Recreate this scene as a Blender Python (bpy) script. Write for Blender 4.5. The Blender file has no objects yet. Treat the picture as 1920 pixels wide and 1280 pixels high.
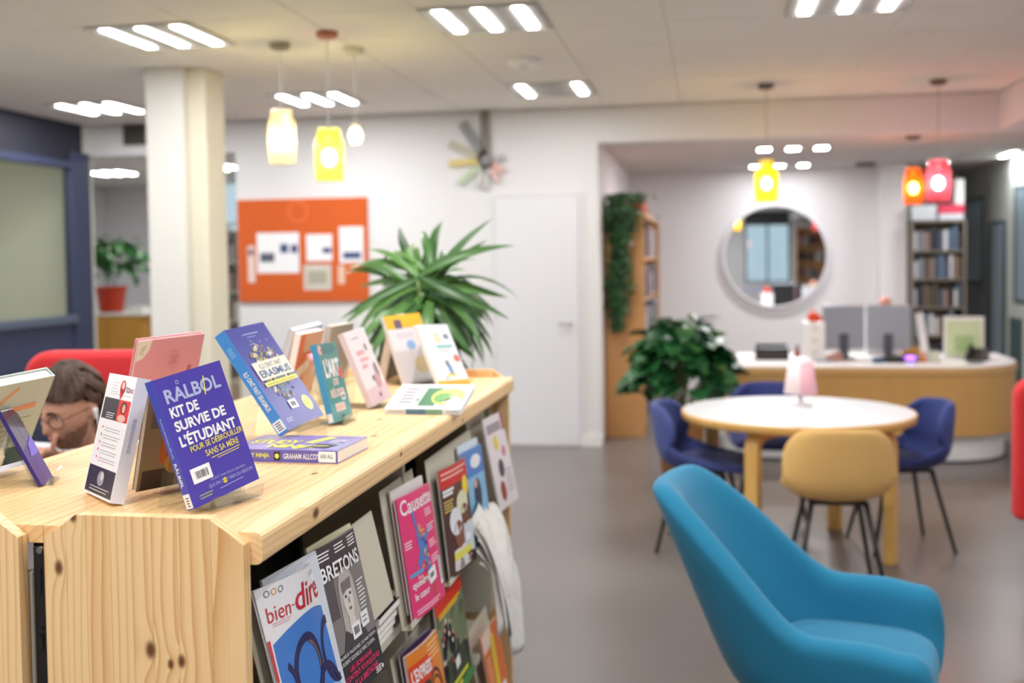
import bpy, bmesh, math, random
from math import sin, cos, pi, radians, sqrt
from mathutils import Vector, Matrix

# ------------------------------------------------------------------ camera, world, exposure
scene = bpy.context.scene
COL = scene.collection
CAM_H = 1.56
cam_data = bpy.data.cameras.new('camera')
cam = bpy.data.objects.new('camera', cam_data)
COL.objects.link(cam)
scene.camera = cam
yaw, pitch, roll = radians(10.2), radians(-2.2), radians(0.8)
fw = Vector((-sin(yaw)*cos(pitch), cos(yaw)*cos(pitch), sin(pitch)))
r0 = fw.cross(Vector((0, 0, 1))).normalized()
u0 = r0.cross(fw)
rt = r0*cos(roll) - u0*sin(roll)
up = u0*cos(roll) + r0*sin(roll)
cam.matrix_world = Matrix(((rt.x, up.x, -fw.x, 0), (rt.y, up.y, -fw.y, 0), (rt.z, up.z, -fw.z, CAM_H), (0, 0, 0, 1)))
cam_data.sensor_width = 36.0
cam_data.lens = 2050/1920*36
cam_data.shift_y = -75/1920
cam_data.clip_start = 0.05
cam_data.dof.use_dof = True
cam_data.dof.focus_distance = 1.85
cam_data.dof.aperture_fstop = 2.7
cam_data.dof.aperture_blades = 0

world = bpy.data.worlds.new('world')
scene.world = world
world.use_nodes = True
wb = world.node_tree.nodes['Background']
wb.inputs[0].default_value = (0.72, 0.85, 1.0, 1)
wb.inputs[1].default_value = 0.55

vs = scene.view_settings
vs.view_transform = 'Standard'
vs.look = 'None'
vs.gamma = 1.0
vs.use_curve_mapping = False
vs.exposure = 0.90
STRIP_POWER = 54.0      # emission of the ceiling luminaires
BULB_POWER = 60.0       # emission of the pendant bulbs

random.seed(7)

# ------------------------------------------------------------------ helpers
def lin(c):
    out = []
    for v in c[:3]:
        v /= 255.0
        out.append(v/12.92 if v <= 0.04045 else ((v+0.055)/1.055)**2.4)
    return (*out, 1.0)

MATS = {}
def mat(name, rgb, rough=0.6, metal=0.0, emit=0.0, spec=0.5, noise=0.0, nscale=20.0, bump=0.0, bscale=200.0, sheen=0.0, sss=0.0):
    if name in MATS:
        return MATS[name]
    m = bpy.data.materials.new(name)
    m.use_nodes = True
    nt = m.node_tree
    b = nt.nodes['Principled BSDF']
    c = lin(rgb)
    b.inputs['Base Color'].default_value = c
    b.inputs['Roughness'].default_value = rough
    b.inputs['Metallic'].default_value = metal
    b.inputs['Specular IOR Level'].default_value = spec
    if sheen:
        b.inputs['Sheen Weight'].default_value = sheen
        b.inputs['Sheen Roughness'].default_value = 0.4
    if sss:
        b.inputs['Subsurface Weight'].default_value = sss
        b.inputs['Subsurface Radius'].default_value = (0.012, 0.005, 0.003)
    if emit:
        b.inputs['Emission Color'].default_value = c
        b.inputs['Emission Strength'].default_value = emit
    if noise or bump:
        tc = nt.nodes.new('ShaderNodeTexCoord')
    if noise:
        n = nt.nodes.new('ShaderNodeTexNoise')
        n.inputs['Scale'].default_value = nscale
        n.inputs['Detail'].default_value = 5
        nt.links.new(tc.outputs['Object'], n.inputs['Vector'])
        mr = nt.nodes.new('ShaderNodeMapRange')
        mr.inputs[1].default_value = 0.3
        mr.inputs[2].default_value = 0.7
        mr.inputs[3].default_value = 1-noise
        mr.inputs[4].default_value = 1+noise
        nt.links.new(n.outputs[0], mr.inputs[0])
        mx = nt.nodes.new('ShaderNodeVectorMath')
        mx.operation = 'SCALE'
        mx.inputs[0].default_value = c[:3]
        nt.links.new(mr.outputs[0], mx.inputs['Scale'])
        nt.links.new(mx.outputs[0], b.inputs['Base Color'])
    if bump:
        n2 = nt.nodes.new('ShaderNodeTexNoise')
        n2.inputs['Scale'].default_value = bscale
        nt.links.new(tc.outputs['Object'], n2.inputs['Vector'])
        bp = nt.nodes.new('ShaderNodeBump')
        bp.inputs['Strength'].default_value = bump
        bp.inputs['Distance'].default_value = 0.004
        nt.links.new(n2.outputs[0], bp.inputs['Height'])
        nt.links.new(bp.outputs[0], b.inputs['Normal'])
    MATS[name] = m
    return m

def emat(name, rgb, power):
    if name in MATS:
        return MATS[name]
    m = bpy.data.materials.new(name)
    m.use_nodes = True
    nt = m.node_tree
    nt.nodes.remove(nt.nodes['Principled BSDF'])
    e = nt.nodes.new('ShaderNodeEmission')
    e.inputs[0].default_value = lin(rgb)
    e.inputs[1].default_value = power
    nt.links.new(e.outputs[0], nt.nodes['Material Output'].inputs[0])
    MATS[name] = m
    return m

def clear(name, tint, rough=0.03, translucent=0.0, see=None):
    """thin clear sheet: tinted see-through + some gloss (+ some diffusing)"""
    if name in MATS:
        return MATS[name]
    m = bpy.data.materials.new(name)
    m.use_nodes = True
    nt = m.node_tree
    nt.nodes.remove(nt.nodes['Principled BSDF'])
    out = nt.nodes['Material Output']
    t = nt.nodes.new('ShaderNodeBsdfTransparent')
    t.inputs[0].default_value = lin(see or tint)
    g = nt.nodes.new('ShaderNodeBsdfGlossy')
    g.inputs['Roughness'].default_value = rough
    g.inputs[0].default_value = (1, 1, 1, 1)
    lw = nt.nodes.new('ShaderNodeLayerWeight')
    pw = nt.nodes.new('ShaderNodeMath'); pw.operation = 'POWER'; pw.inputs[1].default_value = 4.0
    nt.links.new(lw.outputs['Facing'], pw.inputs[0])
    ma = nt.nodes.new('ShaderNodeMath'); ma.operation = 'MULTIPLY_ADD'; ma.inputs[1].default_value = 0.55; ma.inputs[2].default_value = 0.035
    nt.links.new(pw.outputs[0], ma.inputs[0])
    mx = nt.nodes.new('ShaderNodeMixShader')
    nt.links.new(ma.outputs[0], mx.inputs[0])
    if translucent:
        d = nt.nodes.new('ShaderNodeBsdfTranslucent')
        d.inputs[0].default_value = lin(tint)
        m2 = nt.nodes.new('ShaderNodeMixShader')
        m2.inputs[0].default_value = translucent
        nt.links.new(t.outputs[0], m2.inputs[1])
        nt.links.new(d.outputs[0], m2.inputs[2])
        nt.links.new(m2.outputs[0], mx.inputs[1])
    else:
        nt.links.new(t.outputs[0], mx.inputs[1])
    nt.links.new(g.outputs[0], mx.inputs[2])
    nt.links.new(mx.outputs[0], out.inputs[0])
    MATS[name] = m
    return m

def wood(name, light, dark, axis='Y', centre=(0, 0, 0), freq=900.0, rough=0.45, knots=(), contrast=0.55, wander=0.02, vary=True):
    """pine-like timber: growth rings round an axis along the grain, fibres, knots"""
    if name in MATS:
        return MATS[name]
    m = bpy.data.materials.new(name)
    m.use_nodes = True
    nt = m.node_tree
    N, L = nt.nodes, nt.links
    b = N['Principled BSDF']
    b.inputs['Roughness'].default_value = rough
    def math_(op, a, c=None):
        n = N.new('ShaderNodeMath'); n.operation = op
        for i, v in enumerate((a, c)):
            if v is None: continue
            if isinstance(v, (int, float)): n.inputs[i].default_value = v
            else: L.new(v, n.inputs[i])
        return n.outputs[0]
    tc = N.new('ShaderNodeTexCoord')
    src = tc.outputs['Object']
    if vary:
        oi = N.new('ShaderNodeObjectInfo')
        ad = N.new('ShaderNodeVectorMath'); ad.operation = 'ADD'
        cmb = N.new('ShaderNodeCombineXYZ')
        sc = math_('MULTIPLY', oi.outputs['Random'], 3.7)
        sc2 = math_('MULTIPLY', oi.outputs['Random'], 0.09)
        for i, ax in enumerate('XYZ'):
            L.new(sc if ax == axis else sc2, cmb.inputs[i])
        L.new(src, ad.inputs[0]); L.new(cmb.outputs[0], ad.inputs[1])
        gsrc = ad.outputs[0]
    else:
        gsrc = src
    sep = N.new('ShaderNodeSeparateXYZ'); L.new(gsrc, sep.inputs[0])
    comps = {'X': sep.outputs[0], 'Y': sep.outputs[1], 'Z': sep.outputs[2]}
    others = [a for a in 'XYZ' if a != axis]
    ci = {'X': centre[0], 'Y': centre[1], 'Z': centre[2]}
    # slow wander of the rings along the grain
    mp = N.new('ShaderNodeMapping')
    s = [7.0, 7.0, 7.0]; s['XYZ'.index(axis)] = 1.6
    mp.inputs['Scale'].default_value = s
    L.new(gsrc, mp.inputs[0])
    nz = N.new('ShaderNodeTexNoise'); nz.inputs['Scale'].default_value = 1.0; nz.inputs['Detail'].default_value = 2.0
    L.new(mp.outputs[0], nz.inputs['Vector'])
    p = math_('SUBTRACT', comps[others[0]], ci[others[0]])
    q = math_('SUBTRACT', comps[others[1]], ci[others[1]])
    rad = math_('SQRT', math_('ADD', math_('MULTIPLY', p, p), math_('MULTIPLY', q, q)))
    rad = math_('ADD', rad, math_('MULTIPLY', nz.outputs[0], wander))
    rad = math_('ADD', rad, math_('MULTIPLY', comps[axis], 0.006))
    # knots: (position, radius)
    kmask = None
    sp = N.new('ShaderNodeSeparateXYZ'); L.new(src, sp.inputs[0])
    for kp, kr in knots:
        terms = None
        for i, ax in enumerate('XYZ'):
            if kp[i] is None: continue
            w = 0.6 if ax == axis else 1.0
            d = math_('MULTIPLY', math_('SUBTRACT', sp.outputs[i], kp[i]), w/kr)
            d2 = math_('MULTIPLY', d, d)
            terms = d2 if terms is None else math_('ADD', terms, d2)
        g = math_('EXPONENT', math_('MULTIPLY', terms, -0.18))
        rad = math_('ADD', rad, math_('MULTIPLY', g, kr*0.9))
        core = math_('EXPONENT', math_('MULTIPLY', math_('MULTIPLY', terms, terms), -1.2))
        kmask = core if kmask is None else math_('MAXIMUM', kmask, core)
    ph = math_('MULTIPLY', rad, freq)
    ring = math_('FRACT', math_('MULTIPLY', ph, 1/(2*pi)))
    ring = math_('POWER', ring, 3.0)
    # fibres
    mp2 = N.new('ShaderNodeMapping')
    s = [260.0, 260.0, 260.0]; s['XYZ'.index(axis)] = 6.0
    mp2.inputs['Scale'].default_value = s
    L.new(gsrc, mp2.inputs[0])
    n2 = N.new('ShaderNodeTexNoise'); n2.inputs['Scale'].default_value = 1.0; n2.inputs['Detail'].default_value = 3.0
    L.new(mp2.outputs[0], n2.inputs['Vector'])
    fac = math_('MULTIPLY', ring, contrast)
    fac = math_('ADD', fac, math_('MULTIPLY', math_('SUBTRACT', n2.outputs[0], 0.5), 0.30))
    n3 = N.new('ShaderNodeTexNoise'); n3.inputs['Scale'].default_value = 0.6; n3.inputs['Detail'].default_value = 1.0
    L.new(mp.outputs[0], n3.inputs['Vector'])
    fac = math_('ADD', fac, math_('MULTIPLY', math_('SUBTRACT', n3.outputs[0], 0.5), 0.7))
    if vary:
        fac = math_('ADD', fac, math_('MULTIPLY', math_('SUBTRACT', oi.outputs['Random'], 0.5), 0.35))
    cr = N.new('ShaderNodeMixRGB')
    cr.inputs[1].default_value = lin(light); cr.inputs[2].default_value = lin(dark)
    cl = N.new('ShaderNodeClamp'); L.new(fac, cl.inputs[0]); L.new(cl.outputs[0], cr.inputs[0])
    res = cr.outputs[0]
    if kmask is not None:
        k2 = N.new('ShaderNodeMixRGB'); k2.inputs[2].default_value = lin((112, 66, 36))
        L.new(res, k2.inputs[1]); L.new(kmask, k2.inputs[0])
        res = k2.outputs[0]
    L.new(res, b.inputs['Base Color'])
    bp = N.new('ShaderNodeBump'); bp.inputs['Strength'].default_value = 0.12; bp.inputs['Distance'].default_value = 0.001
    L.new(n2.outputs[0], bp.inputs['Height']); L.new(bp.outputs[0], b.inputs['Normal'])
    MATS[name] = m
    return m

class MB:
    def __init__(s): s.v = []; s.f = []
    def add(s, v, f):
        o = len(s.v); s.v += [tuple(p) for p in v]; s.f += [tuple(i+o for i in q) for q in f]; return s
    def box(s, x0, y0, z0, x1, y1, z1):
        return s.add([(x0,y0,z0),(x1,y0,z0),(x1,y1,z0),(x0,y1,z0),(x0,y0,z1),(x1,y0,z1),(x1,y1,z1),(x0,y1,z1)],
                     [(0,3,2,1),(4,5,6,7),(0,1,5,4),(1,2,6,5),(2,3,7,6),(3,0,4,7)])
    def tube(s, pts, r, n=10, cap=True):
        pts = [Vector(p) for p in pts]
        rs = r if isinstance(r, (list, tuple)) else [r]*len(pts)
        rings = []; prev = None
        for i, p in enumerate(pts):
            t = (pts[min(i+1, len(pts)-1)]-pts[max(i-1, 0)]).normalized()
            if prev is None:
                a = t.orthogonal().normalized()
            else:
                a = (prev - t*prev.dot(t)).normalized()
            prev = a; c = t.cross(a)
            rings.append([p+(a*cos(2*pi*k/n)+c*sin(2*pi*k/n))*rs[i] for k in range(n)])
        v = [q for ring in rings for q in ring]; f = []
        for i in range(len(pts)-1):
            for k in range(n):
                f.append((i*n+k, i*n+(k+1) % n, (i+1)*n+(k+1) % n, (i+1)*n+k))
        if cap:
            f.append(tuple(reversed(range(n)))); f.append(tuple((len(pts)-1)*n+k for k in range(n)))
        return s.add(v, f)
    def lathe(s, prof, n=32, c=(0, 0, 0), cap=True):
        v = []; f = []
        for (r, z) in prof:
            for k in range(n):
                v.append((c[0]+r*cos(2*pi*k/n), c[1]+r*sin(2*pi*k/n), c[2]+z))
        for i in range(len(prof)-1):
            for k in range(n):
                f.append((i*n+k, i*n+(k+1) % n, (i+1)*n+(k+1) % n, (i+1)*n+k))
        if cap:
            f.append(tuple(reversed(range(n)))); f.append(tuple((len(prof)-1)*n+k for k in range(n)))
        return s.add(v, f)
    def prism(s, poly, a0, a1, axis='z'):
        n = len(poly)
        def P(p, a):
            return {'z': (p[0], p[1], a), 'y': (p[0], a, p[1]), 'x': (a, p[0], p[1])}[axis]
        v = [P(p, a0) for p in poly]+[P(p, a1) for p in poly]
        f = [tuple(range(n)), tuple(range(n, 2*n))]+[(k, (k+1) % n, n+(k+1) % n, n+k) for k in range(n)]
        return s.add(v, f)
    def grid(s, fn, nu, nv, closed_u=False):
        v = [fn(i/(nu if closed_u else nu-1), j/(nv-1)) for j in range(nv) for i in range(nu)]
        f = []
        for j in range(nv-1):
            for i in range(nu if closed_u else nu-1):
                f.append((j*nu+i, j*nu+(i+1) % nu, (j+1)*nu+(i+1) % nu, (j+1)*nu+i))
        return s.add(v, f)
    def ball(s, c, r, n=16, m=10):
        rx, ry, rz = r if isinstance(r, (tuple, list)) else (r, r, r)
        prof = []
        v = []; f = []
        for j in range(m+1):
            th = pi*j/m
            for k in range(n):
                v.append((c[0]+rx*sin(th)*cos(2*pi*k/n), c[1]+ry*sin(th)*sin(2*pi*k/n), c[2]-rz*cos(th)))
        for j in range(m):
            for k in range(n):
                f.append((j*n+k, j*n+(k+1) % n, (j+1)*n+(k+1) % n, (j+1)*n+k))
        return s.add(v, f)
    def mesh(s, name, smooth=False):
        me = bpy.data.meshes.new(name)
        me.from_pydata(s.v, [], s.f)
        bm = bmesh.new(); bm.from_mesh(me)
        bmesh.ops.remove_doubles(bm, verts=bm.verts, dist=1e-6)
        bmesh.ops.recalc_face_normals(bm, faces=bm.faces)
        bm.to_mesh(me); bm.free()
        if smooth:
            me.polygons.foreach_set('use_smooth', [True]*len(me.polygons))
        return me
    def build(s, name, m, parent=None, smooth=False, bev=0.0, seg=2, sub=0, solid=0.0, loc=None, rot=None):
        me = s.mesh(name, smooth)
        return link(name, me, m, parent, bev, seg, sub, solid, loc, rot)

def link(name, me, m, parent=None, bev=0.0, seg=2, sub=0, solid=0.0, loc=None, rot=None):
    o = bpy.data.objects.new(name, me)
    if m is not None:
        if len(me.materials) == 0: me.materials.append(m)
    COL.objects.link(o)
    if parent is not None: o.parent = parent
    if loc is not None: o.location = loc
    if rot is not None: o.rotation_euler = rot
    if solid:
        md = o.modifiers.new('solid', 'SOLIDIFY'); md.thickness = solid; md.offset = 0
    if bev:
        md = o.modifiers.new('bevel', 'BEVEL'); md.width = bev; md.segments = seg; md.limit_method = 'ANGLE'; md.angle_limit = radians(40)
    if sub:
        md = o.modifiers.new('sub', 'SUBSURF'); md.levels = sub; md.render_levels = sub
    return o

def tag(o, label=None, cat=None, group=None, kind=None):
    if label: o['label'] = label
    if cat: o['category'] = cat
    if group: o['group'] = group
    if kind: o['kind'] = kind
    return o

def thing(name, label, cat, loc=(0, 0, 0), rz=0.0, group=None, mw=None):
    o = bpy.data.objects.new(name, None)
    o.empty_display_size = 0.05
    COL.objects.link(o)
    if mw is not None: o.matrix_world = mw
    else:
        o.location = loc; o.rotation_euler = (0, 0, rz)
    return tag(o, label, cat, group)

def struct(o):
    o['kind'] = 'structure'
    return o

def dup(root, loc, rz, label=None, group=None):
    r = root.copy(); COL.objects.link(r); r.location = loc; r.rotation_euler = (0, 0, rz)
    if label: r['label'] = label
    if group: r['group'] = group
    def rec(src, dst):
        for ch in src.children:
            c = ch.copy(); COL.objects.link(c); c.parent = dst
            rec(ch, c)
    rec(root, r)
    return r

# ------------------------------------------------------------------ shared materials
M_wall = mat('white_wall', (226, 226, 228), 0.75, bump=0.03, bscale=60)
M_ceil = mat('ceiling_tile', (242, 238, 231), 0.9, bump=0.1, bscale=300)
M_bar = mat('ceiling_bar', (240, 236, 226), 0.5)
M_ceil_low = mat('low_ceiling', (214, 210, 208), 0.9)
M_black = mat('black_metal', (24, 25, 28), 0.45)
M_blacksoft = mat('black_matte', (20, 20, 22), 0.8)
M_beige_metal = mat('beige_metal', (205, 200, 182), 0.45)
M_white = mat('white_plastic', (240, 240, 240), 0.35)
M_paper = mat('paper', (240, 238, 230), 0.8)
M_oak = wood('oak_veneer', (206, 160, 96), (180, 132, 72), 'X', (0, 0.2, -0.3), 500, 0.4, contrast=0.3)
M_oakz = wood('oak_upright', (206, 160, 96), (180, 132, 72), 'Z', (0.2, 0.3, 0), 500, 0.4, contrast=0.3)
M_acryl = clear('clear_acrylic', (244, 246, 246), rough=0.02)
M_glass = clear('window_glass', (236, 242, 240), rough=0.0)
# ------------------------------------------------------------------ the setting
H = 2.80        # main ceiling
HB = 2.54       # lower ceiling of the alcove
YW = 9.02       # rear wall
YB = 12.70      # alcove back wall
S = 1.18        # top of the magazine shelf

def wallbox(name, *b, m=None, parent=None):
    return struct(MB().box(*b).build(name, m or M_wall, parent))

# floor: worn grey-brown vinyl
mf = bpy.data.materials.new('vinyl_floor'); mf.use_nodes = True
nt = mf.node_tree; b = nt.nodes['Principled BSDF']
tc = nt.nodes.new('ShaderNodeTexCoord')
n1 = nt.nodes.new('ShaderNodeTexNoise'); n1.inputs['Scale'].default_value = 0.9; n1.inputs['Detail'].default_value = 2
n2 = nt.nodes.new('ShaderNodeTexNoise'); n2.inputs['Scale'].default_value = 40; n2.inputs['Detail'].default_value = 4
mp_ = nt.nodes.new('ShaderNodeMapping'); mp_.inputs['Location'].default_value = (0.31, 0.17, 0.43)
nt.links.new(tc.outputs['Object'], mp_.inputs[0])
for n in (n1, n2): nt.links.new(mp_.outputs[0], n.inputs['Vector'])
mx = nt.nodes.new('ShaderNodeMixRGB'); mx.inputs[1].default_value = lin((98, 92, 90)); mx.inputs[2].default_value = lin((118, 111, 108))
nt.links.new(n1.outputs[0], mx.inputs[0])
m2 = nt.nodes.new('ShaderNodeMixRGB'); m2.blend_type = 'OVERLAY'; m2.inputs[0].default_value = 0.12
nt.links.new(mx.outputs[0], m2.inputs[1]); nt.links.new(n2.outputs[0], m2.inputs[2])
nt.links.new(mx.outputs[0], b.inputs['Base Color'])
mr = nt.nodes.new('ShaderNodeMapRange'); mr.inputs[3].default_value = 0.26; mr.inputs[4].default_value = 0.34
nt.links.new(n1.outputs[0], mr.inputs[0]); nt.links.new(mr.outputs[0], b.inputs['Roughness'])
struct(MB().box(-10, -6.1, -0.1, 4.4, 16.4, 0).build('floor', mf))

# ceiling slab with its tiles
ceiling = struct(MB().box(-10, -6.1, H+0.006, 4.4, 16.4, H+0.12).build('ceiling', M_bar))
LIGHTS = [(-2.91, 5.57), (-1.11, 5.57), (0.69, 5.57), (-4.71, 7.97), (-2.91, 7.97), (-1.11, 7.97),
          (-4.71, 5.57), (-4.71, 3.17), (-2.91, 3.17), (-1.11, 3.17), (0.69, 3.17),
          (-2.91, 0.77), (-1.11, 0.77), (0.69, 0.77), (-2.91, -1.63), (-1.11, -1.63), (0.69, -1.63), (-1.11, -4.03), (0.69, -4.03)]
tile_me = MB().box(-0.294, -0.294, 0, 0.294, 0.294, 0.02).mesh('ceiling_tile')
tile_last = MB().box(-0.294, -0.294, 0, 0.294, -0.144, 0.02).mesh('ceiling_tile')
for i in range(-9, 6):
    for j in range(-5, 7):
        x, y = -0.51+0.6*i, 5.57+0.6*j
        if x > 2.2 or x < -5.4 or y > 8.99: continue
        if any(abs(x-a) < 0.1 and abs(y-c) < 0.1 for a, c in LIGHTS): continue
        link('ceiling_tile', tile_me if y < 8.6 else tile_last, M_ceil, ceiling, loc=(x, y, H))

# walls
wallbox('wall_rear', -4.06, YW, 0, -0.89, YW+0.12, H)
wallbox('wall_rear_header', -5.5, YW, 2.53, -4.06, YW+0.12, H)
wallbox('trim_1', -0.89, YW, 2.51, 2.22, YW+0.22, H)
wallbox('trim_2', 2.22, -6, 2.51, 2.40, YW+0.22, H)
wallbox('baseboard_rear', -4.06, YW-0.014, 0, -0.88, YW, 0.10, m=M_white)
wallbox('wall_alcove_left', -1.0, YW+0.12, 0, -0.89, YB, HB)
wallbox('wall_alcove_back', -1.0, YB, 0, 1.84, YB+0.12, HB)
wallbox('wall_pier', 1.84, YB-0.25, 0, 2.12, YB+0.12, HB)
wallbox('wall_recess_side', 2.02, YB+0.12, 0, 2.12, 14.3, HB)
wallbox('wall_recess_back', 2.02, 14.3, 0, 3.1, 14.4, HB)
M_sage = mat('sage_wall', (170, 177, 170), 0.6)
wallbox('wall_right_rear', 3.05, 10.2, 0, 3.15, 14.3, HB, m=M_sage)
wallbox('wall_right_return', 3.15, 10.2, 0, 4.4, 10.3, HB)
wallbox('wall_right', 4.3, -6, 0, 4.4, 10.2, H)
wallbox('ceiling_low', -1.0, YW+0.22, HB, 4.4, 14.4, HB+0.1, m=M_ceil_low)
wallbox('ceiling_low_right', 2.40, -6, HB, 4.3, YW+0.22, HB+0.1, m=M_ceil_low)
# left: solid wall near the camera, then the blue glazed partition
M_navy = mat('navy_paint', (52, 59, 88), 0.5)
wallbox('wall_left', -5.55, -6, 0, -5.45, 5.6, H)
part = struct(MB().box(-5.50, 5.6, 0, -5.45, 8.9, 1.10).build('wall_partition', M_navy))
MB().box(-5.50, 5.6, 2.44, -5.45, 8.9, H).build('header_panel', mat('header_shade', (32, 34, 50), 0.6), part)  # unlit header: its shade is put into this darker navy
MB().box(-5.52, 8.70, 0, -5.43, 8.99, 2.55).build('post', M_navy, part, bev=0.008)
MB().box(-5.52, 5.6, 0, -5.43, 5.7, 2.55).build('post', M_navy, part, bev=0.008)
MB().box(-5.52, 5.7, 1.06, -5.40, 8.70, 1.13).build('sill', mat('slate_sill', (80, 92, 112), 0.35), part, bev=0.008)
MB().box(-5.52, 5.7, 2.40, -5.43, 8.70, 2.47).build('top_rail', M_navy, part, bev=0.006)
w1 = struct(MB().box(-5.485, 5.7, 1.13, -5.475, 8.70, 2.40).build('window_1', clear('office_glass', (240, 242, 236), rough=0.02)))
M_olive = mat('office_wall', (214, 214, 198), 0.8)
wallbox('wall_office_back', -7.3, 4.6, 0, -7.2, 9.1, H, m=M_olive)
wallbox('wall_office_side', -7.2, 4.6, 0, -5.55, 4.7, H, m=M_olive)
wallbox('wall_office_rear', -7.2, YW, 0, -5.5, YW+0.12, H, m=M_olive)
# pillar with a thinner half behind it
M_pil = mat('pillar_white', (212, 211, 207), 0.75)
pil = struct(MB().box(-3.50, 6.44, 0, -3.24, 6.80, H).build('wall_pillar', M_pil, bev=0.01))
MB().box(-3.24, 6.50, 0, -3.12, 6.78, H).build('pipe_casing', mat('cream_wall', (216, 211, 194), 0.7), pil, bev=0.008)
# room beyond the opening
wallbox('wall_far_left', -9.6, 9.1, 0, -9.5, 16.3, H)
wallbox('wall_far_back_a', -9.6, 16.2, 0, -7.75, 16.3, H)
wallbox('wall_far_back_b', -7.15, 16.2, 0, -3.8, 16.3, H)
wallbox('wall_far_back_c', -7.75, 16.2, 0, -7.15, 16.3, 1.55)
wallbox('wall_far_front', -9.6, 9.02, 0, -7.2, 9.14, H)
wallbox('wall_far_right', -3.9, 9.14, 0, -3.8, 16.2, H)
w2 = struct(MB().box(-7.75, 16.22, 1.55, -7.15, 16.24, H).build('window_2', M_glass))
MB().box(-7.75, 16.19, 2.16, -7.15, 16.27, 2.20).build('transom', M_white, w2)
MB().box(-7.47, 16.19, 1.55, -7.43, 16.27, 2.16).build('mullion', M_white, w2)
# wall behind the camera with its windows
wallbox('wall_front_a', -5.55, -6.1, 0, 1.0, -6.0, H)
wallbox('wall_front_b', 2.25, -6.1, 0, 4.4, -6.0, H)
wallbox('wall_front_c', 1.0, -6.1, 0, 2.25, -6.0, 0.8)
wallbox('wall_front_d', 1.0, -6.1, 2.42, 2.25, -6.0, H, m=mat('dark_box', (70, 76, 74), 0.6))
w3 = struct(MB().box(1.0, -6.06, 0.8, 2.25, -6.05, 2.42).build('window_3', M_glass))
for x in (1.0, 1.6, 2.19):
    MB().box(x, -6.08, 0.8, x+0.06, -6.02, 2.42).build('window_frame', mat('grey_frame', (120, 130, 140), 0.4), w3)
MB().box(1.06, -6.08, 0.8, 2.19, -6.02, 0.86).build('window_frame', MATS['grey_frame'], w3)
# flush door in the rear wall
M_door = mat('door_white', (226, 227, 233), 0.5)
d1 = struct(MB().box(-1.76, YW-0.02, 0.005, -1.05, YW-0.001, 2.08).build('door_1', M_door, bev=0.004))
MB().box(-1.80, YW-0.012, 0, -1.765, YW-0.001, 2.12).build('door_frame', M_wall, d1)
MB().box(-1.045, YW-0.012, 0, -1.01, YW-0.001, 2.12).build('door_frame', M_wall, d1)
MB().box(-1.765, YW-0.012, 2.085, -1.045, YW-0.001, 2.12).build('door_frame', M_wall, d1)
MB().tube([(-1.12, YW-0.02, 1.02), (-1.12, YW-0.06, 1.02), (-1.22, YW-0.06, 1.02)], 0.009).build('door_handle', mat('steel', (190, 190, 192), 0.3, 1.0), d1, True)
# doors and glazing in the sage wall on the right
M_dkteal = mat('dark_teal_frame', (58, 78, 80), 0.5)
M_teal_glass = mat('dim_glass', (130, 150, 160), 0.15)
def side_door(n, y0, y1, z0, z1):
    d = struct(MB().box(3.035, y0, z0, 3.05, y1, z1).build('door_%d' % n, M_dkteal, bev=0.003))
    MB().box(3.028, y0+0.13, z0+0.04, 3.036, y1-0.13, z1-0.04).build('pane', M_teal_glass, d)
side_door(2, 13.02, 14.10, 1.20, 2.20)
side_door(3, 12.1, 12.75, 0.02, 1.90)
side_door(4, 10.9, 11.78, 1.05, 2.22)
MB().box(3.03, 11.5, 0, 3.05, 11.9, 0.9).build('baseboard_right', M_dkteal)['kind'] = 'structure'

# ------------------------------------------------------------------ ceiling luminaires
M_strip = emat('lamp_strip', (252, 252, 252), STRIP_POWER)
M_housing = mat('lamp_housing', (190, 188, 184), 0.6)
def luminaire_mesh():
    h = MB()
    h.box(-0.295, -0.295, 0.0, 0.295, -0.275, 0.012).box(-0.295, 0.275, 0.0, 0.295, 0.295, 0.012)
    h.box(-0.295, -0.275, 0.0, -0.285, 0.275, 0.012).box(0.285, -0.275, 0.0, 0.295, 0.275, 0.012)
    h.box(-0.285, -0.275, 0.004, 0.285, 0.275, 0.014)
    return h.mesh('housing')
hm = luminaire_mesh()
sm = MB().add([(-0.027, -0.25, 0), (-0.027, 0.25, 0), (0.027, 0.25, 0), (0.027, -0.25, 0)], [(0, 1, 2, 3)]).mesh('lamp_strip')
def luminaire(x, y, z, label, group, n=3, off=()):
    t = thing('ceiling_light', label, 'light', (x, y, z), group=group)
    link('housing', hm, M_housing, t, loc=(0, 0, -0.01))
    for k in range(n):
        o = link('lamp_strip', sm if k not in off else sm.copy(), None, t, loc=((k-(n-1)/2)*0.2, 0, -0.0105))
        if len(o.data.materials) == 0: o.data.materials.append(M_strip)
        if k in off: o.data.materials[0] = M_housing
    return t
lum_labels = {
    0: 'three-strip ceiling light left of the pendants, nearest the white pillar top',
    1: 'three-strip ceiling light at the top centre of the view, near the front',
    2: 'three-strip ceiling light cut by the top edge on the right',
    3: 'three-strip ceiling light left of the pillar above the blue glazed partition',
    4: 'three-strip ceiling light directly above the clear and lime pendant lamps',
    5: 'ceiling light with only two of three strips lit, before the white wall'}
sm.materials.append(M_strip)
for i, (x, y) in enumerate(LIGHTS):
    luminaire(x, y, H, lum_labels.get(i, 'three-strip ceiling light out of view towards the front of the room'),
              'three-strip ceiling lights', off=(1,) if i == 5 else ())
sm_bright = sm.copy(); sm_bright.materials[0] = emat('lamp_strip_bright', (252, 252, 255), STRIP_POWER*2)
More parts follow.
